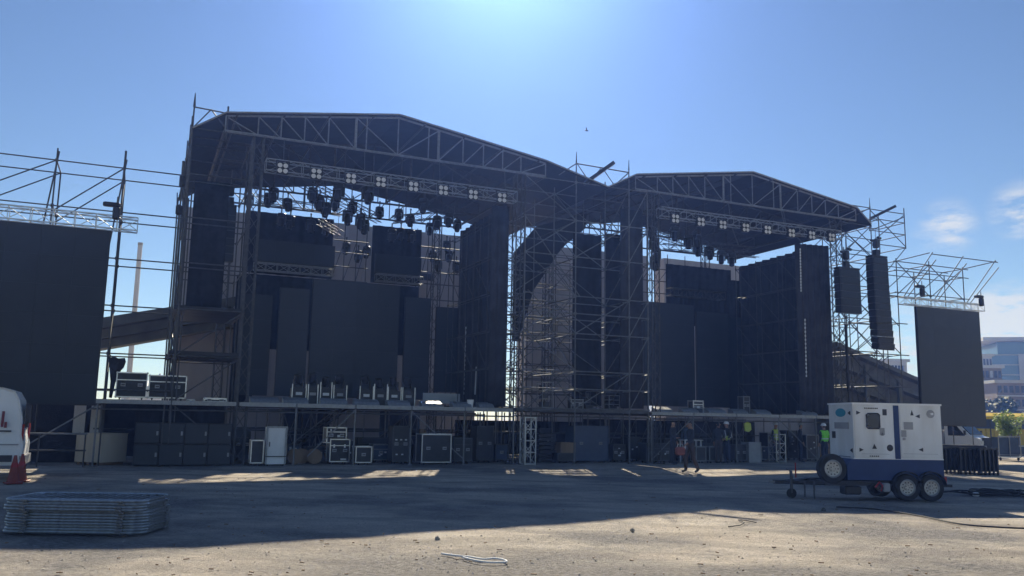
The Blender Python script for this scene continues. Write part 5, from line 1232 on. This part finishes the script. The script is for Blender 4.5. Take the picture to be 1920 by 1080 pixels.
# ------------------------------------------------------------------ right side: barricade, cart, truck, yellow shed, tree
def barricade(i, x0, x1, y, lab):
    a, b = G(x0, y), G(x1, y + .4); d = (b - a); w = d.length; an = math.atan2(d.y, d.x); L = Loc((a + b) / 2, an); B = L.box
    rt = root('stage_barrier', lab, 'barrier', L(0, 0, 0), 'black barriers stored beside the generator')
    p = MB(); B(p, -w / 2 + .02, w / 2 - .02, .05, .09, .12, .89); link('panel', p, 'scrim', rt)
    for k in range(5):
        q = MB(); x = -w / 2 + .04 + (w - .08) * k / 4; B(q, x - .025, x + .025, -.02, .045, .0, .91); link('post', q, 'blackm', rt)
    q = MB(); B(q, -w / 2, w / 2, -.03, .12, .90, .96); link('top_rail', q, 'blackm', rt)
    q = MB(); B(q, -w / 2, w / 2, .1, .75, .02, .05); link('tread_plate', q, 'steel_dark', rt)
    for x in (-w / 2 + .06, w / 2 - .06): link('brace', MB().bar(L(x, .7, .06), L(x, .1, .9), .022, 6), 'steel_dark', rt)
barricade(0, 1766, 1800, 888, 'nearest black barrier panel, touching the right end of the generator'); barricade(1, 1801, 1838, 889.5, 'middle black barrier panel right of the generator'); barricade(2, 1839, 1874, 891, 'rightmost black barrier panel right of the generator')
bb = G(1820, 886) + Vector((0, .9, 0))
tag(link('cloth_cover', MB().bbox(bb + Vector((0, 0, .93)), (1.9, .9, .14), .1, .06), 'drape', None, bb), 'dark cloth bundle lying over the black barriers', 'cover')
def cart(label, x0, x1, y, hgt, grp='wheeled cage carts at the right edge'):
    a, b = G(x0, y), G(x1, y); w = b.x - a.x; L = Loc((a + b) / 2, 0); B = L.box
    rt = root('cage_cart', label, 'cart', L(0, 0, 0), grp)
    q = MB(); B(q, -w / 2, w / 2, 0, .8, .16, .22); link('platform', q, 'white_dirty', rt)
    q = MB(); B(q, -w / 2 + .06, w / 2 - .06, .05, .75, .222, hgt - .05); link('load', q, 'case_blue', rt)
    f = MB()
    for x in (-w / 2, 0, w / 2): f.bar(L(x, 0, .2), L(x, 0, hgt), .025, 6)
    for z in (.3, hgt): f.bar(L(-w / 2, 0, z), L(w / 2, 0, z), .022, 6)
    link('cage', f, 'alu_dull', rt)
    for x in (-w / 2 + .1, w / 2 - .1): link('wheel', MB().disc(L(x, .1, .08), (1, 0, 0), .08, .04, 12), 'rubber', rt)
cart('blue loaded cage cart at the right edge', 1879, 1911, 864, 1.25); cart('second cage cart, cut off by the right edge', 1915, 1960, 863, .75)
fcb = G(1866, 860)
flight_case('black case standing between the black barriers and the cage cart', fcb + Vector((0, .8, 0)), (.75, .6, 1.0), 0, group='cases at the right edge', lid=0, trim='steel_dark')
def truck():
    d = 50.0; X, Y, Z = ray(1793, 840); p = Vector((X / Y * d, d, 0)); L = Loc(p, R_(-52)); B = L.box
    rt = root('parked_truck', 'white cab truck with a dark windscreen parked beyond the black barriers', 'truck', L(0, 0, 0))
    prof = [(-.2, .45), (1.75, .45), (1.78, .75), (1.72, 1.05), (1.2, 1.2), (.55, 1.86), (.3, 1.95), (-.2, 1.95)]
    link('cab', MB().prism([L(x, -.9, z) for x, z in prof], L.ax(0, 1.8, 0)), 'white', rt)
    link('windscreen', MB().hexa([L(1.16, -.74, 1.26), L(.6, -.70, 1.83), L(.6, .70, 1.83), L(1.16, .74, 1.26), L(1.20, -.74, 1.28), L(.64, -.70, 1.85), L(.64, .70, 1.85), L(1.20, .74, 1.28)]), 'glass', rt)
    q = MB(); q.prism([L(.0, -.915, 1.2), L(.95, -.915, 1.2), L(.48, -.915, 1.78), L(.0, -.915, 1.78)], L.ax(0, .013, 0)); link('side_window', q, 'glass', rt)
    q = MB(); B(q, -3.2, -.25, -.95, .95, .7, 1.5); link('cargo_bed', q, 'grey', rt)
    q = MB(); B(q, 1.76, 1.88, -.9, .9, .42, .68); link('bumper', q, 'grey', rt)
    q = MB(); B(q, 1.73, 1.775, -.45, .45, .72, .95); link('grille', q, 'mark', rt)
    for y in (-.72, .72): q = MB(); B(q, 1.72, 1.79, y - .15, y + .15, .76, .95); link('headlight', q, 'lampface', rt)
    for y in (-1.02, 1.02): q = MB(); B(q, .95, 1.02, y - .08, y + .08, 1.25, 1.5); link('mirror', q, 'black', rt)
    for x in (1.15, -2.2):
        for y in (-.85, .85): wheel('wheel', L, (x, y, .36), .36, .22, rt)
truck()
def shed():
    d = 62.0; X, Y, Z = ray(1700, 830); a = Vector((X / Y * d, d, 0)); L = Loc(a, R_(4)); B = L.box; w = 18
    rt = root('yellow_shed', 'long low yellow shed with a pale roof edge behind the truck and the small tree', 'shed', L(w / 2, 0, 0))
    q = MB(); n = 60
    for k in range(n): B(q, w * k / n + .02, w * (k + 1) / n - .02, 0 + .03 * (k % 2), .3, 0, 1.6)
    B(q, 0, w, .12, 4, 0, 1.58); link('wall', q, 'yellow', rt)
    q = MB(); B(q, 0, w, .3, 4, 1.6, 2.45); link('window_band', q, 'case_blue', rt)
    q = MB(); B(q, -.2, w + .2, -.218, 4.1, 2.455, 2.5); link('roof', q, 'grey', rt); q = MB(); B(q, -.2, w + .2, -.24, -.22, 2.46, 2.74); link('valance', q, 'yellow_pale', rt)
    q = MB(); B(q, -.2, w + .2, -.20, -.02, 2.28, 2.45); link('gutter', q, 'yellow', rt)
    for k in range(0, 9): q = MB(); B(q, 2.1 * k, 2.1 * k + .08, -.02, -.001, 0, 2.28) ; link('post', q, 'steel_dark', rt)
shed()
def tree(label, base, h, cr, n, trunk, m='leaf', ls=.12, seed=1, squash=.8, group=None, name='leafy_tree', cat='tree', nc=14):
    rnd = random.Random(seed); base = Vector(base)
    rt = root(name, label, cat, base, group)
    tb = MB().bar(base, base + Vector((0, 0, trunk)), h * .03, 8, h * .018)
    cl = []
    for k in range(nc):
        a = rnd.uniform(0, 6.28); rr = cr * rnd.uniform(.25, .8); c = base + Vector((math.cos(a) * rr, math.sin(a) * rr, trunk + (h - trunk) * rnd.uniform(.15, .9)))
        cl.append((c, cr * rnd.uniform(.22, .42))); tb.bar(base + Vector((0, 0, trunk * rnd.uniform(.6, 1))), c, h * .012, 5, h * .004)
    link('trunk', tb, 'bark', rt)
    mb = MB()
    for k in range(n):
        c, r = rnd.choice(cl)
        d = Vector((rnd.gauss(0, 1), rnd.gauss(0, 1), rnd.gauss(0, squash))); d = d.normalized() * r * rnd.uniform(.5, 1.1); p = c + d
        a = Vector((rnd.gauss(0, 1), rnd.gauss(0, 1), rnd.gauss(0, .6))).normalized(); b = a.orthogonal().normalized(); s = ls * rnd.uniform(.6, 1.4)
        mb.add([p - a * s, p - b * s * .5, p + a * s, p + b * s * .5], [(0, 1, 2, 3)])
    link('crown', mb, m, rt); return rt
tb_ = Vector((ray(1902, 850)[0] / ray(1902, 850)[1] * 53, 53, 0))
tree('small sunlit bright green tree in front of the yellow shed at the right edge', tb_, 2.65, .95, 2200, 1.0, 'leaf', .08, 4)

# cable pile, cables, straps on the ground
def spline(pts, n=12):
    out = []
    P = [pts[0]] + list(pts) + [pts[-1]]
    for i in range(1, len(P) - 2):
        for k in range(n):
            t = k / n; a, b, c, d = P[i - 1], P[i], P[i + 1], P[i + 2]
            out.append(.5 * ((2 * b) + (c - a) * t + (2 * a - 5 * b + 4 * c - d) * t * t + (3 * b - a - 3 * c + d) * t ** 3))
    out.append(P[-2]); return out
def gl(pts, z=.02): return [G(x, y) + Vector((0, 0, z)) for x, y in pts]
tag(link('cable', MB().path(spline(gl([(1568, 952), (1640, 956), (1720, 968), (1800, 984), (1870, 990), (1960, 994)], .015)), .016, 6), 'cable', None, G(1720, 968)), 'long thin dark cable crossing the sunlit dirt in front of the generator', 'cable')
tag(link('cable', MB().path(spline(gl([(1770, 922), (1800, 921), (1830, 923), (1870, 924)], .015)), .014, 6), 'cable', None, G(1800, 921)), 'short cable running from the generator wheels to the cable pile', 'cable')
rnd = random.Random(11)
cp = MB(); cc = G(1872, 930)
for k in range(9):
    q = cc + Vector((rnd.uniform(-.75, .95), rnd.uniform(-.3, .35), 0)); r = rnd.uniform(.25, .5)
    cp.path([q + Vector((r * 1.5 * math.cos(t), r * .7 * math.sin(t), .03 + .012 * k + .02 * math.sin(3 * t + k))) for t in [i * .35 for i in range(int(rnd.uniform(19, 40)))]], .022, 5)
tag(link('cable_pile', cp, 'cable', None, cc), 'heap of coiled black cables on the ground at the right edge', 'cable pile')
tag(link('white_scrap', MB().bbox(G(1830, 931) + Vector((0, 0, .05)), (.16, .1, .1), .4, .02), 'sticker', None, G(1830, 931)), 'small white connector lying at the left of the cable heap', 'scrap')
tag(link('white_strap', MB().path(spline(gl([(828, 1040), (850, 1043), (880, 1046), (905, 1050), (930, 1049), (948, 1053), (946, 1056), (915, 1056), (888, 1052), (868, 1047)], .012)), .013, 6), 'rope', None, G(890, 1050)), 'twisted white strap lying on the sunlit dirt in the foreground', 'strap')
tag(link('bent_rod', MB().path(gl([(1366, 989), (1388, 986), (1396, 981), (1384, 976), (1400, 977), (1418, 981)], .012), .009, 6), 'cable', None, G(1390, 983)), 'thin bent dark rod on the sunlit dirt right of centre', 'rod')
for i, (x, y, s, w) in enumerate(((820, 1012, .035, 'white stone by itself above the white strap'), (1544, 958, .045, 'dark lump of earth at the shadow edge left of the long cable'), (1186, 996, .035, 'pale stone right of the white strap'), (1245, 870, .06, 'small dark block on the shaded ground before the smaller stage'))):
    c = G(x, y); mb = MB().ball(c + Vector((0, 0, s * .5)), s, 8, 5)
    for v in mb.v: v += Vector((rnd.uniform(-.25, .25) * s, rnd.uniform(-.25, .25) * s, -abs(rnd.uniform(0, .3)) * s))
    tag(link('loose_rock', mb, 'stone' if 'dark' not in w else 'beamc', None, c), w, 'stone')

# ------------------------------------------------------------------ distant town on the right
def far(x, y, d):
    X, Y, Z = ray(x, y); t = d / Y; return Vector((t * X, d, EYE + t * Z))
def tower():
    d = 200.0; p = far(1856, 632, d); h = p.z; L = Loc((p.x, d, 0), R_(-14)); B = L.box; w = 30; dp = 22
    rt = root('office_tower', 'blue glass office block with an overhanging flat roof in the far right distance', 'building', L(w / 2, 0, 0))
    fl = 8; fh = (h - 4.2) / fl
    q = MB()
    for k in range(fl): B(q, 0, w, 0, dp, k * fh + .14, (k + 1) * fh - .14)
    link('glazing', q, 'bluglass', rt)
    q = MB()
    for k in range(fl + 1): B(q, -.25, w + .25, -.25, dp + .25, k * fh - .12, k * fh + .12)
    link('floor_band', q, 'paleconc', rt)
    q = MB(); B(q, 5.6, 7.8, -.5, -.26, 0, h - 4); link('pale_pier', q, 'paleconc', rt)
    q = MB(); B(q, 2, w, 2, dp - 2, h - 4.05, h - 1.0); link('top_storey', q, 'bluglass', rt)
    q = MB(); B(q, -2, w + 2, -2, dp + 2, h - .98, h - .2); link('roof', q, 'paleconc', rt)
tower()
def block(label, x0, x1, ytop, d, nfl, nw, m='brick', rz=-8, dp=14, seed=0):
    a, b = far(x0, ytop, d), far(x1, ytop, d); w = b.x - a.x; h = a.z; L = Loc((a.x, d, 0), R_(rz)); B = L.box; rnd = random.Random(seed)
    rt = root('apartment_block', label, 'building', L(w / 2, 0, 0), 'apartment blocks in the distance')
    q = MB(); B(q, 0, w, 0, dp, 0, h); link('wall', q, m, rt)
    q = MB(); B(q, -.4, w + .4, -.4, dp + .4, h + .01, h + .5); link('parapet', q, 'paleconc', rt)
    fh = h / nfl
    for k in range(nfl):
        for i in range(nw):
            x = w * (i + .5) / nw; ww = w / nw * .3; q = MB(); B(q, x - ww, x + ww, -.12, -.01, k * fh + fh * .3, k * fh + fh * .8)
            link('window', q, 'winblk', rt) if rnd.random() < .78 else link('shutter', q, 'paleconc', rt)
        s = MB(); B(s, -.1, w + .1, -.35, -.13, k * fh + fh * .02, k * fh + fh * .12); link('ledge', s, 'paleconc', rt)
    return rt
block('brown apartment block in front of the blue glass office block', 1838, 1875, 690, 150, 5, 5, 'brick', -8, 14, 1)
block('wider brown apartment block at the far right edge', 1868, 1960, 718, 140, 4, 9, 'brick', -8, 14, 2)
block('small grey block on the left flank of the blue glass office block', 1836, 1858, 668, 185, 6, 4, 'paleconc', -8, 14, 3)
block('low pale block beyond the raking stand', 1664, 1702, 678, 150, 4, 6, 'paleconc', 6, 12, 4)
def hill():
    mb = MB(); n = 60
    x0, x1 = 60.0, 420.0; rows = 14
    for r in range(rows):
        for i in range(n):
            x = x0 + (x1 - x0) * i / (n - 1); y = 360 + r * 16; t = r / (rows - 1)
            env = math.sin(math.pi * min(1, max(0, (x - x0) / (x1 - x0)))) ** .5
            z = (34 * env * math.sin(math.pi / 2 * t) + 5 * noise.noise(Vector((x * .02, y * .02, 0))) + 2.5 * noise.noise(Vector((x * .08, y * .08, 3)))) * (1 if r else 0) - .5
            mb.v.append(Vector((x, y, z)))
    for r in range(rows - 1):
        for i in range(n - 1): mb.f.append((r * n + i, r * n + i + 1, r * n + n + i + 1, r * n + n + i))
    struct('hill', mb, 'hill', smooth=True)
hill()
for i, (x, d, h, cr) in enumerate(((1672, 150, 7.5, 3), (1692, 140, 8.5, 3.2), (1708, 160, 8, 3), (1852, 130, 6.5, 2.6), (1880, 125, 6, 2.4))):
    p = far(x, 790, d); p.z = 0
    tree('%s dark tree from the left in the hazy distance on the right' % ORD[i], p, h, cr, 900, h * .3, 'leafd', .42, 20 + i, group='trees in the distance')
# a bird high above the gap between the roofs
bp3 = far(1100, 245, 60)
rtb = root('flying_bird', 'tiny dark bird in the sky above the gap between the roofs', 'bird', bp3)
link('body', MB().lathe(bp3, (1, .2, 0), [(-.16, .01), (-.08, .045), (.02, .055), (.1, .035), (.15, .008)], 8), 'black', rtb)
for s in (-1, 1): link('wing', MB().prism([bp3 + Vector((.04, 0, .02)), bp3 + Vector((-.05, 0, .02)), bp3 + Vector((-.09, s * .3, .12)), bp3 + Vector((-.02, s * .34, .12))], (0, 0, .012)), 'black', rtb)

# ------------------------------------------------------------------ camera, sun, sky, air
cam_d = bpy.data.cameras.new('camera'); cam = bpy.data.objects.new('camera', cam_d); COL.objects.link(cam)
cam.location = (0, 0, EYE)
cam.matrix_world = Matrix.Translation((0, 0, EYE)) @ Matrix.Rotation(math.pi / 2 + PITCH, 4, 'X') @ Matrix.Rotation(ROLL, 4, 'Z')
cam_d.sensor_width = 36; cam_d.lens = F / 1920 * 36; cam_d.clip_end = 5000; cam_d.clip_start = .05
scene.camera = cam
SUN_EL, SUN_AZ = R_(33.7), R_(-1.0)                # azimuth: to the left of straight ahead
sd = Vector((math.sin(SUN_AZ) * math.cos(SUN_EL), math.cos(SUN_AZ) * math.cos(SUN_EL), math.sin(SUN_EL)))
sl = bpy.data.lights.new('sun', 'SUN'); sl.energy = 5.0; sl.angle = R_(.53); sl.color = (1, .93, .82)
so = bpy.data.objects.new('sun', sl); COL.objects.link(so); so.rotation_euler = (-sd).to_track_quat('-Z', 'Y').to_euler(); so.location = sd * 200
w = bpy.data.worlds.new('World'); scene.world = w; w.use_nodes = True
nt = w.node_tree; bgn = nt.nodes['Background']
sky = nt.nodes.new('ShaderNodeTexSky'); sky.sky_type = 'NISHITA'; sky.sun_disc = False
sky.sun_elevation = SUN_EL; sky.sun_rotation = SUN_AZ; sky.air_density = 1.0; sky.dust_density = .2; sky.ozone_density = 1.7; sky.altitude = 1500
tc = nt.nodes.new('ShaderNodeTexCoord')
def N(t, **k):
    n = nt.nodes.new(t)
    for a, b in k.items(): setattr(n, a, b)
    return n
def vdir(x, y): return Vector(ray(x, y)).normalized()
# thin clouds low on the right: noise in sky direction, limited to soft patches round three directions
mp = N('ShaderNodeMapping'); mp.inputs['Scale'].default_value = (14, 14, 42); nt.links.new(tc.outputs['Generated'], mp.inputs['Vector'])
nz = N('ShaderNodeTexNoise'); nz.inputs['Scale'].default_value = 1.6; nz.inputs['Detail'].default_value = 8; nz.inputs['Roughness'].default_value = .62
nt.links.new(mp.outputs['Vector'], nz.inputs['Vector'])
acc = None
for (x, y), rad, amp in (((1778, 424), .036, 1.5), ((1920, 397), .04, 1.5), ((1735, 448), .02, .6), ((1890, 612), .055, 4.0), ((1690, 655), .06, 1.8), ((1800, 650), .07, 1.6)):
    ds = N('ShaderNodeVectorMath', operation='DISTANCE'); nt.links.new(tc.outputs['Generated'], ds.inputs[0]); ds.inputs[1].default_value = vdir(x, y)
    mr = N('ShaderNodeMapRange'); mr.interpolation_type = 'SMOOTHSTEP'; mr.inputs['From Min'].default_value = rad; mr.inputs['From Max'].default_value = 0; mr.inputs['To Max'].default_value = amp
    nt.links.new(ds.outputs['Value'], mr.inputs['Value'])
    if acc is None: acc = mr.outputs['Result']
    else:
        a = N('ShaderNodeMath', operation='MAXIMUM'); nt.links.new(acc, a.inputs[0]); nt.links.new(mr.outputs['Result'], a.inputs[1]); acc = a.outputs[0]
nr = N('ShaderNodeMapRange'); nr.inputs['From Min'].default_value = .40; nr.inputs['From Max'].default_value = .66; nt.links.new(nz.outputs['Fac'], nr.inputs['Value'])
ml = N('ShaderNodeMath', operation='MULTIPLY'); ml.use_clamp = True; nt.links.new(acc, ml.inputs[0]); nt.links.new(nr.outputs['Result'], ml.inputs[1])
mx = N('ShaderNodeMix', data_type='RGBA'); nt.links.new(ml.outputs[0], mx.inputs[0]); wb = N('ShaderNodeMix', data_type='RGBA', blend_type='MULTIPLY'); wb.inputs[0].default_value = 1; wb.inputs[7].default_value = (.81, .89, .97, 1); nt.links.new(sky.outputs['Color'], wb.inputs[6]); nt.links.new(wb.outputs[2], mx.inputs[6]); mx.inputs[7].default_value = (7.2, 7.6, 8.0, 1)
nt.links.new(mx.outputs[2], bgn.inputs['Color']); bgn.inputs['Strength'].default_value = .05
HAZE = 0.0012
if HAZE:
    hb = MB().hexa([(-700, -60, -2), (700, -60, -2), (700, 560, -2), (-700, 560, -2), (-700, -60, 60), (700, -60, 60), (700, 560, 60), (-700, 560, 60)])
    ho = struct('haze_and_glare', hb, 'white', 'stuff'); hm = bpy.data.materials.new('veil_air'); hm.use_nodes = True; hn = hm.node_tree
    hn.nodes.remove(hn.nodes['Principled BSDF']); ad = hn.nodes.new('ShaderNodeAddShader')
    for k, (den, colr, g) in enumerate(((HAZE, (.012, .20, 1, 1), .3), (.00021, (1, .95, .9, 1), .885))):   # blue air and pale scatter, standing in for lens veil and sun glare
        pv = hn.nodes.new('ShaderNodeVolumePrincipled'); pv.inputs['Density'].default_value = den; pv.inputs['Color'].default_value = colr; pv.inputs['Anisotropy'].default_value = g; pv.inputs['Absorption Color'].default_value = (1, 1, 1, 1)
        hn.links.new(pv.outputs['Volume'], ad.inputs[k])
    hn.links.new(ad.outputs[0], hn.nodes['Material Output'].inputs['Volume']); ho.data.materials.clear(); ho.data.materials.append(hm)
vs = scene.view_settings; vs.view_transform = 'Standard'; vs.look = 'None'; vs.gamma = 1; vs.exposure = 0.82; vs.use_curve_mapping = False
scene.cycles.use_denoising = True; scene.cycles.max_bounces = 6; scene.cycles.diffuse_bounces = 3
